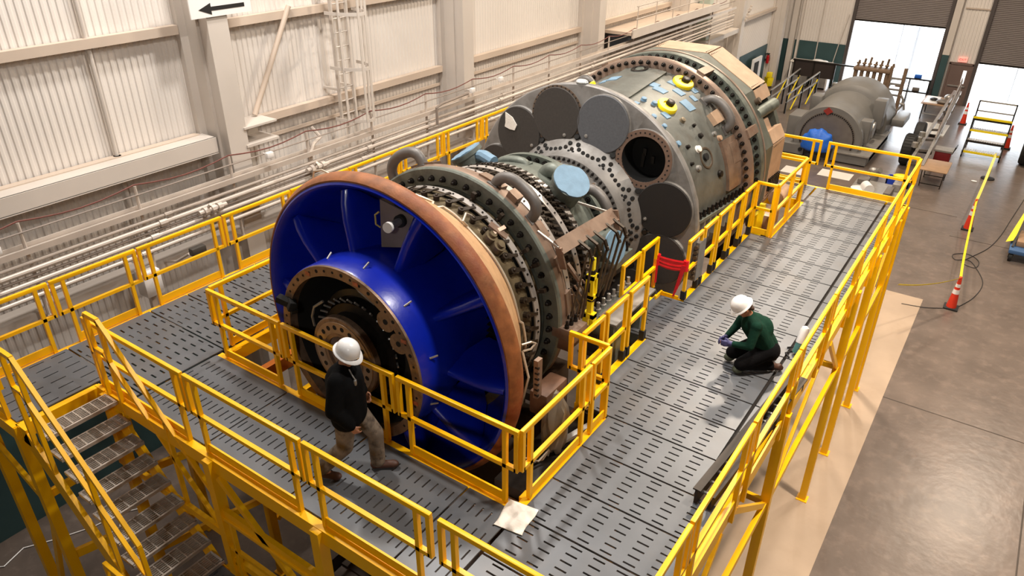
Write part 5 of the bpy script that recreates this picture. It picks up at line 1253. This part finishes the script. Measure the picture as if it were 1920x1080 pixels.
# blue tarp over the shaft end
blobT = thing('blue_tarp', 'bright blue tarp wrapped over the generator shaft end', 'tarp', (-6.85, 33.6, 0))
bmx = bmesh.new(); bmesh.ops.create_icosphere(bmx, subdivisions=4, radius=1)
for v in bmx.verts:
    c = v.co; a = math.atan2(c.x, c.z); k = 1+.05*math.sin(9*a)+.03*math.sin(17*a+3*c.y)
    v.co = Vector((-6.85+c.x*.68*k, 33.5+c.y*.42, .74+c.z*.66*k if c.z > -.3 else .72-.3*.62-.25*abs(c.z+.3)))
bmx.verts.index_update(); mb = MB(); mb.add([v.co.copy() for v in bmx.verts], [tuple(v.index for v in f.verts) for f in bmx.faces]); bmx.free(); mb.build('sheet', tarp, blobT, 60)
mb = MB(); mb.cyl((-6.85, 33.2, .5), (-6.85, 34.0, .55), .2, 16); mb.bb((-7.1, 33.1, 0), (-6.6, 33.6, .34)); mb.build('shaft_stand', black, blobT)
# valve assembly behind the generator
v_ = thing('valve_assembly', 'brown multi-stem valve assembly standing behind the generator', 'valve assembly', (-6.2, 42, 0))
mb = MB(); mb.cbox((-6.6, 42, .6), (1.7, .9, 1.2), .05); mb.build('base', valve, v_)
mb = MB(); mb.cbox((-6.65, 42, 2.48), (1.75, .8, .16), .03); mb.build('header', valve, v_)
for k in range(6):
    x = -7.4+k*.3; mb = MB(); mb.cyl((x, 41.75, 1.2), (x, 41.75, 2.42), .1, 10); mb.cyl((x, 41.75, 1.6), (x, 41.75, 1.72), .15, 10); mb.build('stem', valve, v_)
for k in range(7):
    x = -7.4+k*.27; mb = MB(); mb.cyl((x, 42+.1*(k % 2), 2.55), (x+.05, 42, 2.85+.1*(k % 3)), .06, 8); mb.cyl((x-.08, 42, 2.7), (x+.12, 42, 2.72), .05, 8); mb.build('nozzle', valve, v_)
for k in range(4): mb = MB(); mb.bb((-5.75, 41.7, 1.35+k*.27), (-5.1, 42.2, 1.45+k*.27)); mb.build('shelf_plate', greyst, v_)
for x in (-5.75, -5.1): mb = MB(); mb.cyl((x, 41.75, 0), (x, 41.75, 2.75), .09, 8); mb.build('post', valve, v_)
# steel shelf with parts in front of the open door
s_ = thing('steel_shelf', 'long dark steel shelf with parts before the open roll-up door', 'shelf', (-5.4, 47, 0))
for z in (.55, 1.25): mb = MB(); mb.bb((-6.4, 46.7, z), (-4.35, 47.2, z+.08)); mb.build('shelf_board', dark, s_)
for x in (-6.35, -5.4, -4.4): mb = MB(); mb.bb((x-.03, 46.72, 0), (x+.03, 47.18, 1.25)); mb.build('upright', dark, s_)
for x, z, c, lb in ((-5.05, 1.33, 'tarp', 'blue box on the top board of the dark steel shelf'), (-5.9, .63, 'valve', 'brown part on the lower board of the dark steel shelf'), (-5.0, .63, 'end', 'grey part at the right of the lower board of the steel shelf')):
    mb = MB(); mb.cbox((x, 46.95, z+.1), (.35, .3, .2), .03); tag(mb.build('storage_box', {'tarp': tarp, 'valve': valve, 'end': genb}[c]), lb, 'box')
# dark panel railing, workbench, hand rails at the far left
s_ = thing('panel_rack', 'dark brown panelled rack left of the generator', 'rack', (-10, 44.5, 0))
mb = MB(); mb.bb((-11.25, 44.45, 1.15), (-8.95, 44.55, 1.95)); mb.build('panel', M('dark_panel', '#2b211d', .6, .1, .1, 3), s_)
mb = MB(); mb.bb((-11.3, 44.42, 1.95), (-7.7, 44.58, 2.03)); mb.build('top_bar', dark, s_)
for x in (-11.2, -10.1, -9.0, -7.8): mb = MB(); mb.bb((x-.04, 44.42, 0), (x+.04, 44.58, 1.98)); mb.build('post', dark, s_)
mb = MB(); mb.bb((-9.0, 44.1, .75), (-7.7, 44.9, .82)); mb.build('shelf_board', dark, s_)
for k in range(4):
    mb = MB(); mb.cbox((-8.8+k*.33, 44.5, .92), (.26, .3, .2), .04); tag(mb.build('machine_part', [greyst, genb, MATS['wood'] if 'wood' in MATS else wood, greyst][k]), 'small part on the low board beside the dark panelled rack, %s from the left' % ORD[k], 'machine part', 'parts beside the panelled rack')
s_ = thing('workbench', 'grey workbench with a white top against the far wall', 'workbench', (-11, 47, 0))
mb = MB(); mb.bb((-12.0, 46.6, 1.42), (-9.7, 47.4, 1.5)); mb.build('top', whcloth, s_)
mb = MB(); mb.bb((-11.9, 46.7, .1), (-10.9, 47.35, 1.42)); mb.build('cabinet', greyst, s_); mb = MB(); mb.bb((-10.7, 46.7, .1), (-9.8, 47.35, 1.3)); mb.build('cabinet', greyst, s_)
for x in (-11.95, -9.75): mb = MB(); mb.bb((x-.04, 46.65, 0), (x+.04, 47.35, 1.42)); mb.build('leg', white, s_)
mb = MB(); mb.ell((-10.5, 47, 1.57), (.35, .22, .1), None, 12, 7); mb.ell((-10.15, 47.05, 1.55), (.22, .2, .08), None, 12, 7); tag(mb.build('white_rags', white), 'heap of white rags on the workbench top', 'rags')
for x0, y0, x1, y1, lb, k in ((-11.2, 40.6, -10.6, 43.6, 'grey and yellow hand rail left of the generator nearest the exhaust', 0), (-10.2, 40.2, -9.5, 43.4, 'grey and yellow hand rail left of the generator, nearer the panelled rack', 1)):
    s_ = thing('stair_rail', lb, 'hand rail', (x0, y0, 0))
    for z in (.75, 1.25): mb = MB(); mb.bar((x0, y0, z*.8), (x1, y1, z+.45), .06, .06); mb.build('rail', greyst, s_)
    for f in (0.02, .5, .98): p = Vector((x0, y0, 0)).lerp(Vector((x1, y1, 0)), f); mb = MB(); mb.bb((p.x-.04, p.y-.04, 0), (p.x+.04, p.y+.04, 1.0+.7*f)); mb.build('post', dark, s_)
    for f in (.2, .7): p = Vector((x0, y0, 0)).lerp(Vector((x1, y1, 0)), f); mb = MB(); mb.bar((p.x, p.y, .1), (p.x+.2, p.y+.9, 1.35), .05, .05); mb.build('yellow_brace', yelcap, s_)
# mop bucket, extinguisher, white cabinet on the far left
s_ = thing('mop_bucket', 'yellow wheeled mop bucket at the teal wall base', 'bucket', (-12.75, 45.4, 0))
mb = MB(); mb.lathe((-12.75, 45.4, .1), (0, 0, 1), [(0, .2), (.02, .22), (.5, .28), (.5, .25), (.1, .2)], 4); mb.build('tub', yelcap, s_)
mb = MB(); mb.cbox((-12.75, 45.4, .75), (.3, .28, .3), .03); mb.build('wringer', yelcap, s_)
for a in (-.15, .15): mb = MB(); mb.cyl((-12.75+a, 45.3, .05), (-12.75+a+.04, 45.3, .05), .05, 10); mb.cyl((-12.75+a, 45.5, .05), (-12.75+a+.04, 45.5, .05), .05, 10); mb.build('caster', black, s_)
mb = MB(); mb.cyl((-12.85, 45.45, .3), (-12.95, 45.6, 1.7), .015, 6); mb.build('mop_handle', wood, s_)
s_ = thing('fire_extinguisher', 'red fire extinguisher hanging on the teal wall at far left', 'fire extinguisher', (-13.1, 45.6, 1.3))
mb = MB(); mb.lathe((-13.08, 45.6, 1.35), (0, 0, 1), [(0, .08), (.02, .09), (.42, .09), (.48, .04), (.54, .035)], 14); mb.build('cylinder', extred, s_)
mb = MB(); mb.bb((-13.2, 45.5, 1.88), (-13.0, 45.66, 1.93)); mb.tube([(-13.05, 45.6, 1.88), (-12.97, 45.6, 1.8), (-12.97, 45.6, 1.5)], .012, 6); mb.build('valve_head', black, s_)
mb = MB(); mb.bb((-13.24, 45.55, 1.5), (-13.15, 45.65, 1.6)); mb.build('bracket', black, s_)
s_ = thing('display_board', 'white board with a dark screen standing by the far left wall', 'board', (-12.9, 43.2, 0))
mb = MB(); mb.bb((-13.0, 42.4, .2), (-12.9, 43.9, 2.1)); mb.build('board', white, s_); mb = MB(); mb.bb((-12.9, 42.6, .9), (-12.87, 43.3, 1.9)); mb.build('screen', inkm, s_)
for y in (42.5, 43.8): mb = MB(); mb.bb((-13.1, y-.03, 0), (-12.8, y+.03, .22)); mb.build('foot', greyst, s_)
mb = MB(); mb.bb((WX+.1, 33.9, 0), (WX+.62, 34.3, 8)); trim(mb, M('pale_green_paint', '#C3CDBE', .5, 0, .05, 2))
# trailer frame with wheels
tr = thing('trailer_frame', 'long grey trailer frame with black wheels right of the generator', 'trailer', (-3, 38, 0))
for x0, x1, z in ((-3.05, -3.0, .95), (-2.55, -2.75, .95)):
    mb = MB(); mb.bar((x0, 33.0, .7), (x1, 45.5, 1.15), .12, .16, (0, 0, 1)); mb.build('side_beam', greyst, tr)
for k in range(8): y = 33.4+k*1.6; z = .7+.45*(y-33)/12.5; mb = MB(); mb.bar((-3.02, y, z), (-2.6, y+.2, z), .06, .1); mb.build('cross_bar', genb, tr)
mb = MB(); mb.bar((-2.62, 36.5, 1.0), (-2.85, 46.0, 1.75), .05, .09, (0, 0, 1)); mb.build('upper_rail', pipedk, tr)
for y in (38.5, 41.0, 43.5, 45.8): f = (y-36.5)/9.5; mb = MB(); mb.bb((-2.72-.13*f, y-.03, .05), (-2.66-.13*f, y+.03, 1.05+.7*f)); mb.build('strut', pipedk, tr)
def wheel(parent, c, r, w_, ax=(1, 0, 0), nm='wheel'):
    mb = MB(); prof = [(-w_/2, r*.55), (-w_/2, r*.93), (-w_*.38, r), (w_*.38, r), (w_/2, r*.93), (w_/2, r*.55)]
    mb.lathe(Vector(c), ax, prof, 32); o = mb.build(nm, black, parent)
    mb = MB(); mb.lathe(Vector(c), ax, [(-w_*.42, .01), (-w_*.42, r*.56), (w_*.42, r*.56), (w_*.42, .01)], 24); mb.build('rim', genb, o)
    if r > .6:
        mb = MB()
        for k in range(30):
            a = 2*PI*k/30; u = Vector((0, math.cos(a), math.sin(a))); p = Vector(c)+u*(r+.008); mb.bar(p-Vector((w_*.36, 0, 0)), p+Vector((w_*.36, 0, 0)), .05, .02, u)
        stuff(mb.build('tread_blocks', black, o))
    return o
wheel(tr, (-3.42, 35.25, .68), .66, .45); wheel(tr, (-3.42, 38.1, .6), .6, .4); wheel(tr, (-2.2, 35.0, .45), .45, .3) if False else None
mb = MB(); mb.bar((-3.6, 35.25, .68), (-2.5, 35.25, .68), .12, .12); mb.bar((-3.6, 38.1, .65), (-2.6, 38.1, .65), .12, .12); mb.build('axle', dark, tr)
for k in range(3): mb = MB(); mb.lathe((-3.15, 34.6+.9*k, 1.0), (0, 0, 1), [(0, .14), (.2, .12), (.22, .06)], 10); mb.build('spring_mount', greyst, tr)
mb = MB(); mb.bb((-3.7, 40.6, .0), (-2.6, 42.8, .06)); tag(mb.build('cardboard_sheet', M('pale_sheet', '#cfcac2', .7, 0, .04, 2)), 'pale sheet on the floor under the trailer frame', 'sheet')
# folding table with bags
s_ = thing('folding_table', 'long folding table with white top beside the trailer frame', 'table', (-3.5, 44.2, 0))
mb = MB(); mb.cbox((-3.55, 44.3, .82), (1.35, 1.9, .05), .015); mb.build('tabletop', wood, s_)
mb = MB(); mb.bb((-4.15, 43.6, .845), (-3.5, 45.2, .86)); mb.build('paper_cover', white, s_)
for x in (-4.1, -3.0):
    for y in (43.5, 45.1): mb = MB(); mb.cyl((x, y, 0), (x, y, .8), .03, 8); mb.build('leg', dark, s_)
mb = MB(); mb.bar((-4.1, 43.5, .3), (-3.0, 43.5, .3), .04, .04); mb.build('stretcher', greyst, s_)
for c, d, lb, mm in (((-3.25, 43.75, .96), (.34, .25, .12), 'dark grey bag lying on the near end of the folding table', genb), ((-3.1, 44.6, 1.02), (.24, .22, .17), 'round grey bag on the far side of the folding table', greyst), ((-3.75, 44.2, .93), (.2, .2, .07), 'small dark pouch in the middle of the folding table', dark)):
    mb = MB(); mb.ell(c, d, None, 14, 8); tag(mb.build('bag', mm), lb, 'bag')
# red box and brown table
s_ = thing('tool_cart', 'dark red metal cart with a grey top behind the brown board table', 'cart', (-2.1, 36, 0))
mb = MB(); mb.cbox((-2.12, 36.1, .42), (.62, .62, .46), .02); mb.build('body', redbox, s_); mb = MB(); mb.bb((-2.48, 35.75, .65), (-1.76, 36.45, .72)); mb.build('top', greyst, s_)
for x in (-2.38, -1.86):
    for y in (35.85, 36.35): mb = MB(); mb.bb((x-.03, y-.03, 0), (x+.03, y+.03, .25)); mb.build('leg', dark, s_)
mb = MB(); mb.tube([(-1.78, 35.85, .6), (-1.68, 35.85, .9), (-1.68, 36.35, .9), (-1.78, 36.35, .6)], .02, 6); mb.build('handle', dark, s_)
s_ = thing('board_table', 'low table with a brown board top on dark legs on the shop floor', 'table', (-2.05, 33.3, 0))
mb = MB(); mb.cbox((-2.08, 33.35, .73), (1.0, 1.6, .04), .01); mb.build('tabletop', wood, s_)
for x in (-2.45, -1.7):
    for y in (32.75, 33.95): mb = MB(); mb.bar((x, y, 0), (x+.03*(1 if x > -2 else -1), y, .72), .035, .035); mb.build('leg', dark, s_)
mb = MB(); mb.bar((-2.45, 32.75, .12), (-1.7, 32.75, .12), .03, .03); mb.build('stretcher', dark, s_)
mb = MB(); mb.bar((-2.45, 33.95, .12), (-1.7, 33.95, .12), .03, .03); mb.build('stretcher', dark, s_)
# mobile steps
s_ = thing('mobile_steps', 'wide grey rolling steps with yellow edges on the shop floor', 'steps', (-.8, 38.8, 0))
for k, (y, z) in enumerate(((37.9, .28), (38.45, .62), (39.0, .98), (39.6, 1.34))):
    mb = MB(); mb.bb((-1.5, y, z-.05), (-.05, y+.42, z)); 
    mb.build('tread', greyst if k % 2 == 0 else galv, s_)
    mb = MB()
    for j in range(15): mb.bb((-1.47+j*.096, y+.03, z), (-1.43+j*.096, y+.39, z+.035))
    stuff(mb.build('tread_ridges', galv, s_))
    mb = MB(); mb.bb((-1.52, y-.03, z-.07), (-.03, y+.01, z+.02)); mb.build('nosing', yelcap if k in (0, 2) else dark, s_)
for x in (-1.52, -.04):
    mb = MB(); mb.bar((x, 37.8, .1), (x, 40.0, 1.5), .05, .1, (0, 0, 1)); mb.build('stringer', dark, s_)
    mb = MB(); mb.bb((x-.03, 37.85, 0), (x+.03, 37.92, .3)); mb.bb((x-.03, 40.0, 0), (x+.03, 40.06, 2.1)); mb.bb((x-.03, 39.0, 0), (x+.03, 39.06, 1.6)); mb.build('post', dark, s_)
mb = MB(); mb.bb((-1.54, 40.0, 2.04), (-.02, 40.06, 2.1)); mb.bb((-1.54, 40.0, 1.6), (-.02, 40.06, 1.65)); mb.build('back_rail', greyst, s_)
mb = MB(); mb.bb((-1.54, 38.98, 1.5), (-.02, 39.06, 1.58)); mb.build('yellow_bar', yelcap, s_)
# cones
def cone(x, y, h, label, bands=True):
    t = thing('traffic_cone', label, 'cone', (x, y, 0))
    mb = MB(); mb.cbox((x, y, .025), (.38, .38, .05), .015); mb.build('base', black, t)
    r = lambda z: .135-(.135-.035)*z/h
    mb = MB(); mb.lathe((x, y, .05), (0, 0, 1), [(0, r(0)), (h-.07, r(h-.07)), (h-.06, .02)], 20); mb.build('cone_body', orange, t)
    if bands:
        for z0, z1 in ((.5*h, .64*h), (.72*h, .82*h)):
            mb = MB(); mb.lathe((x, y, 0), (0, 0, 1), [(z0, r(z0-.05)+.003), (z1, r(z1-.05)+.003)], 20); mb.build('reflective_band', white, t)
    mb = MB(); mb.lathe((x, y, h-.03), (0, 0, 1), [(0, .03), (.05, .045), (.08, .03)], 12); mb.build('cone_top', orange, t)
    return t
cone(.02, 22.45, .97, 'orange cone nearest the platform, holding yellow tape'); cone(-.28, 29.0, 1.1, 'orange cone with white bands midway along the yellow tape'); cone(-2.12, 43.7, 1.05, 'orange cone on the floor before the exit door'); cone(.05, 40.4, 1.05, 'orange cone at the right rear of the rolling steps')
t = thing('stanchion_base', 'black base with a thin post under the yellow tape before the steps', 'stanchion', (-.22, 35.3, 0))
mb = MB(); mb.lathe((-.22, 35.3, 0), (0, 0, 1), [(0, .26), (.04, .25), (.07, .08), (.075, .03)], 20); mb.build('base', black, t); mb = MB(); mb.cyl((-.22, 35.3, .07), (-.22, 35.3, .95), .03, 10); mb.build('post', yelcap, t)
# caution tape runs
def tape(a, b, sag, label, w_=.075, tw=0):
    a = Vector(a); b = Vector(b); pts = []
    for i in range(25):
        f = i/24; p = a.lerp(b, f); p.z -= sag*4*f*(1-f); p.x += tw*math.sin(f*PI*2)*.05; pts.append(p)
    d = (b-a); d.z = 0; d.normalize()
    mb = MB(); mb.ribbon(pts, w_, .003, Vector((0, 0, 1))+Vector((d.y, -d.x, 0))*.8); return tag(mb.build('caution_tape', ytape), label, 'tape', 'yellow caution tape runs')
tape((-1.3, 20.0, 1.45), (.02, 22.45, .98), .1, 'yellow tape sagging from the platform leg to the nearest orange cone')
tape((.02, 22.45, .98), (-.28, 29.0, 1.1), .3, 'yellow tape between the nearest cone and the banded cone', .09)
tape((-.28, 29.0, 1.12), (-.22, 35.3, .95), .12, 'wide yellow tape from the banded cone to the black stanchion base', .16)
tape((-.22, 35.3, .95), (-.25, 38.0, .35), .05, 'yellow tape from the black stanchion base to the rolling steps', .12)
mb = MB(); mb.bb((-.35, 25.0, .001), (-.2, 31.5, .004)); 
# tyres and blue cart at the right edge
t = thing('tractor_tyre', 'big black tyre at the right picture edge by the steps', 'tyre', (.95, 38.3, 0)); wheel(t, (.9, 38.3, .74), .72, .5, nm='tyre'); 
mb = MB(); mb.bar((.9, 38.3, .74), (2.4, 38.3, .74), .2, .2); mb.build('axle', dark, t); wheel(t, (2.4, 38.3, .74), .72, .5, nm='tyre'); mb = MB(); mb.bb((1.2, 36.8, .8), (2.1, 40.5, 1.3)); mb.build('chassis', yelcap, t)
t = thing('blue_cart', 'low blue wheeled cart with boards at the right picture edge', 'cart', (1.5, 27.5, 0))
mb = MB(); mb.cbox((1.65, 27.6, .36), (1.2, 1.5, .14), .03); mb.build('deck', bluecart, t); mb = MB(); mb.cbox((1.7, 27.8, .52), (1.0, 1.1, .18), .02); mb.build('load_box', wood, t)
for x in (1.15, 2.1):
    for y in (27.0, 28.2): mb = MB(); mb.cyl((x-.05, y, .15), (x+.05, y, .15), .15, 16); mb.build('caster', black, t); mb = MB(); mb.bb((x-.07, y-.05, .12), (x+.07, y+.05, .33)); mb.build('caster_fork', dark, t)
mb = MB(); mb.bar((1.12, 27.1, .43), (1.35, 29.4, 1.5), .06, .06); mb.build('push_bar', dark, t)
mb = MB(); mb.ribbon([(1.0, 27.4, .5), (1.12, 28.2, .7), (1.35, 29.5, 1.2), (1.7, 31.5, 1.5)], .22, .01, (1, -.3, .6)); tag(mb.build('yellow_strap', ytape), 'broad yellow strap running up from the blue cart', 'strap')
# cords on the floor
def cord(pts, label, r=.012):
    P = [Vector(p) for p in pts]; fine = []
    for i in range(len(P)-1):
        p0, p1, p2, p3 = P[max(i-1, 0)], P[i], P[i+1], P[min(i+2, len(P)-1)]
        for j in range(6):
            t = j/6; fine.append(.5*((2*p1)+(p2-p0)*t+(2*p0-5*p1+4*p2-p3)*t*t+(3*p1-p0-3*p2+p3)*t**3))
    fine.append(P[-1]); mb = MB(); mb.tube(fine, r, 6); return tag(mb.build('cord', cordm), label, 'cord')
cord([(-1.2, 21.85, .015), (-.6, 22.0, .015), (-.1, 22.3, .015)], 'thin black cord from the platform to the nearest cone')
cord([(.15, 22.5, .015), (.5, 23.5, .015), (.62, 24.7, .015), (.3, 25.8, .015), (.05, 26.2, .015), (-.3, 26.0, .015), (-.4, 26.4, .015), (.0, 26.7, .015), (.35, 26.3, .015), (.3, 25.7, .015), (-.1, 25.9, .015), (.1, 26.5, .015), (.5, 27.6, .015), (.75, 29.0, .015), (.95, 31, .015), (1.25, 34, .015)], 'thin black cord coiled behind the nearest cone and running up the floor')
# pallet of parts beyond the platform end
t = thing('parts_pallet', 'grey metal pallet of parts on the floor beyond the platform end', 'pallet', (-3.7, 30.6, 0))
mb = MB(); mb.bb((-4.6, 29.6, .12), (-2.85, 31.6, .2)); mb.build('deck', greyst, t)
for x in (-4.5, -3.75, -3.0): mb = MB(); mb.bb((x-.06, 29.6, 0), (x+.06, 31.6, .12)); mb.build('runner', dark, t)
for k, (x, y, dx, dy, dz) in enumerate(((-3.2, 30.2, .25, .9, .25), (-3.05, 31.1, .3, .5, .3), (-4.3, 31.2, .4, .5, .2))):
    mb = MB(); mb.cbox((x, y, .2+dz/2), (dx, dy, dz), .03); tag(mb.build('machine_part', greyst if k % 2 else genb), ['long dark bar on the right side of the grey metal pallet', 'grey block at the far right of the grey metal pallet', 'low dark block at the far left of the grey metal pallet'][k], 'machine part')
t = thing('paper_roll', 'white roll of sheet on the grey metal pallet', 'roll', (-3.9, 30.2, .2))
mb = MB(); mb.lathe((-3.85, 29.95, .38), (-.4, .75, 0), [(0, .1), (0, .19), (.5, .19), (.5, .1), (0, .1)], 22); mb.build('roll', white, t); mb = MB(); mb.lathe((-3.85, 29.95, .38), (-.4, .75, 0), [(.03, .1), (.031, 0)], 16); mb.build('core', wood, t)
mb = MB(); mb.ell((-4.2, 30.3, .24), (.4, .35, .06), None, 14, 7); mb.build('loose_sheet', white, t)
t = thing('blue_crate', 'blue crate with a yellow cloth behind the grey metal pallet', 'crate', (-3.2, 32.3, 0))
mb = MB(); mb.bb((-3.6, 32.0, 0), (-2.75, 32.05, .3)); mb.bb((-3.6, 32.55, 0), (-2.75, 32.6, .3)); mb.bb((-3.6, 32.0, 0), (-3.55, 32.6, .3)); mb.bb((-2.8, 32.0, 0), (-2.75, 32.6, .3)); mb.bb((-3.6, 32, 0), (-2.75, 32.6, .04)); mb.build('box', M('crate_blue', '#2546B8', .5, 0, .1, 3), t)
mb = MB(); mb.ell((-3.1, 32.4, .34), (.34, .22, .1), None, 14, 7); mb.build('cloth', yelcap, t)
mb = MB(); mb.cyl((-4.1, 32.3, 0), (-4.1, 32.3, .35), .18, 14); mb.cyl((-4.1, 32.3, .35), (-3.9, 32.2, .5), .12, 12); mb.ell((-4.2, 32.35, .4), (.18, .14, .12), None, 10, 6); tag(mb.build('motor', greyst), 'small grey motor standing left of the blue crate', 'motor')
for x0, x1, y0, y1, lb in ((-7.6, -6.6, 31.1, 32.0, 'pale card sheet on the floor before the generator skid, left one'), (-6.2, -4.9, 31.6, 32.5, 'pale card sheet on the floor before the generator skid, right one')):
    mb = MB(); mb.bb((x0, y0, .006), (x1, y1, .016)); tag(mb.build('cardboard_sheet', MATS['pale_sheet']), lb, 'sheet')
mb = MB(); mb.ell((-.65, 34.6, .02), (.12, .08, .015), None, 10, 5); tag(mb.build('paper_scrap', white), 'white paper scrap on the floor near the rolling steps', 'scrap')

# ------------------------------------------------------------------ light
def area(name, loc, size, power, color, target=None, spread=180):
    l = bpy.data.lights.new(name, 'AREA'); l.shape = 'DISK'; l.size = size; l.energy = power; l.color = color; l.spread = math.radians(spread)
    o = bpy.data.objects.new(name, l); COL.objects.link(o); o.location = loc
    d = (Vector(target)-Vector(loc)) if target else Vector((0, 0, -1)); o.rotation_euler = d.to_track_quat('-Z', 'Y').to_euler(); return o
WARM = (1, .85, .68); NEUT = (1, .94, .87)
LAMPS = [(-4.5, 20, 1700, WARM), (3.0, 33, 1300, WARM), (-8.3, 10.5, 900, NEUT), (-1, 7.2, 800, NEUT), (-9.5, 27, 900, WARM), (-7, 37, 1500, WARM), (-10.3, 6.2, 650, NEUT)]
for x, y, p, c in LAMPS: area('high_bay', (x, y, 15.6), .9, p, c)
area('high_bay', (2.5, -6, 14), 1.0, 400, NEUT, (-5, 6, 5))
area('high_bay', (2.2, 11, 15.6), .9, 850, WARM, None, 95)
area('high_bay', (1.6, 20, 15.6), .9, 350, WARM, None, 95)
wd = bpy.data.worlds.new('World'); SC.world = wd; wd.use_nodes = True
bg = wd.node_tree.nodes['Background']; bg.inputs['Color'].default_value = (.86, .93, 1, 1); bg.inputs['Strength'].default_value = 9

# ------------------------------------------------------------------ camera
cd = bpy.data.cameras.new('Camera'); cam = bpy.data.objects.new('Camera', cd); COL.objects.link(cam)
f_, yaw, pit, roll = 1376.83, -.604481, .506219, -.006184
cd.sensor_width = 36; cd.sensor_fit = 'HORIZONTAL'; cd.lens = f_/1920*36; cd.clip_end = 300
fw = Vector((math.sin(yaw)*math.cos(pit), math.cos(yaw)*math.cos(pit), -math.sin(pit))); rt = Vector((math.cos(yaw), -math.sin(yaw), 0)); dn = fw.cross(rt)
c_, s__ = math.cos(roll), math.sin(roll); r2 = rt*c_+dn*s__; d2 = rt*(-s__)+dn*c_
mt = Matrix((r2, -d2, -fw)).transposed().to_4x4(); mt.translation = (0, 0, 10.8); cam.matrix_world = mt
SC.camera = cam
SC.view_settings.view_transform = 'Standard'; SC.view_settings.look = 'None'; SC.view_settings.gamma = 1; SC.view_settings.use_curve_mapping = False
SC.view_settings.exposure = 0.0
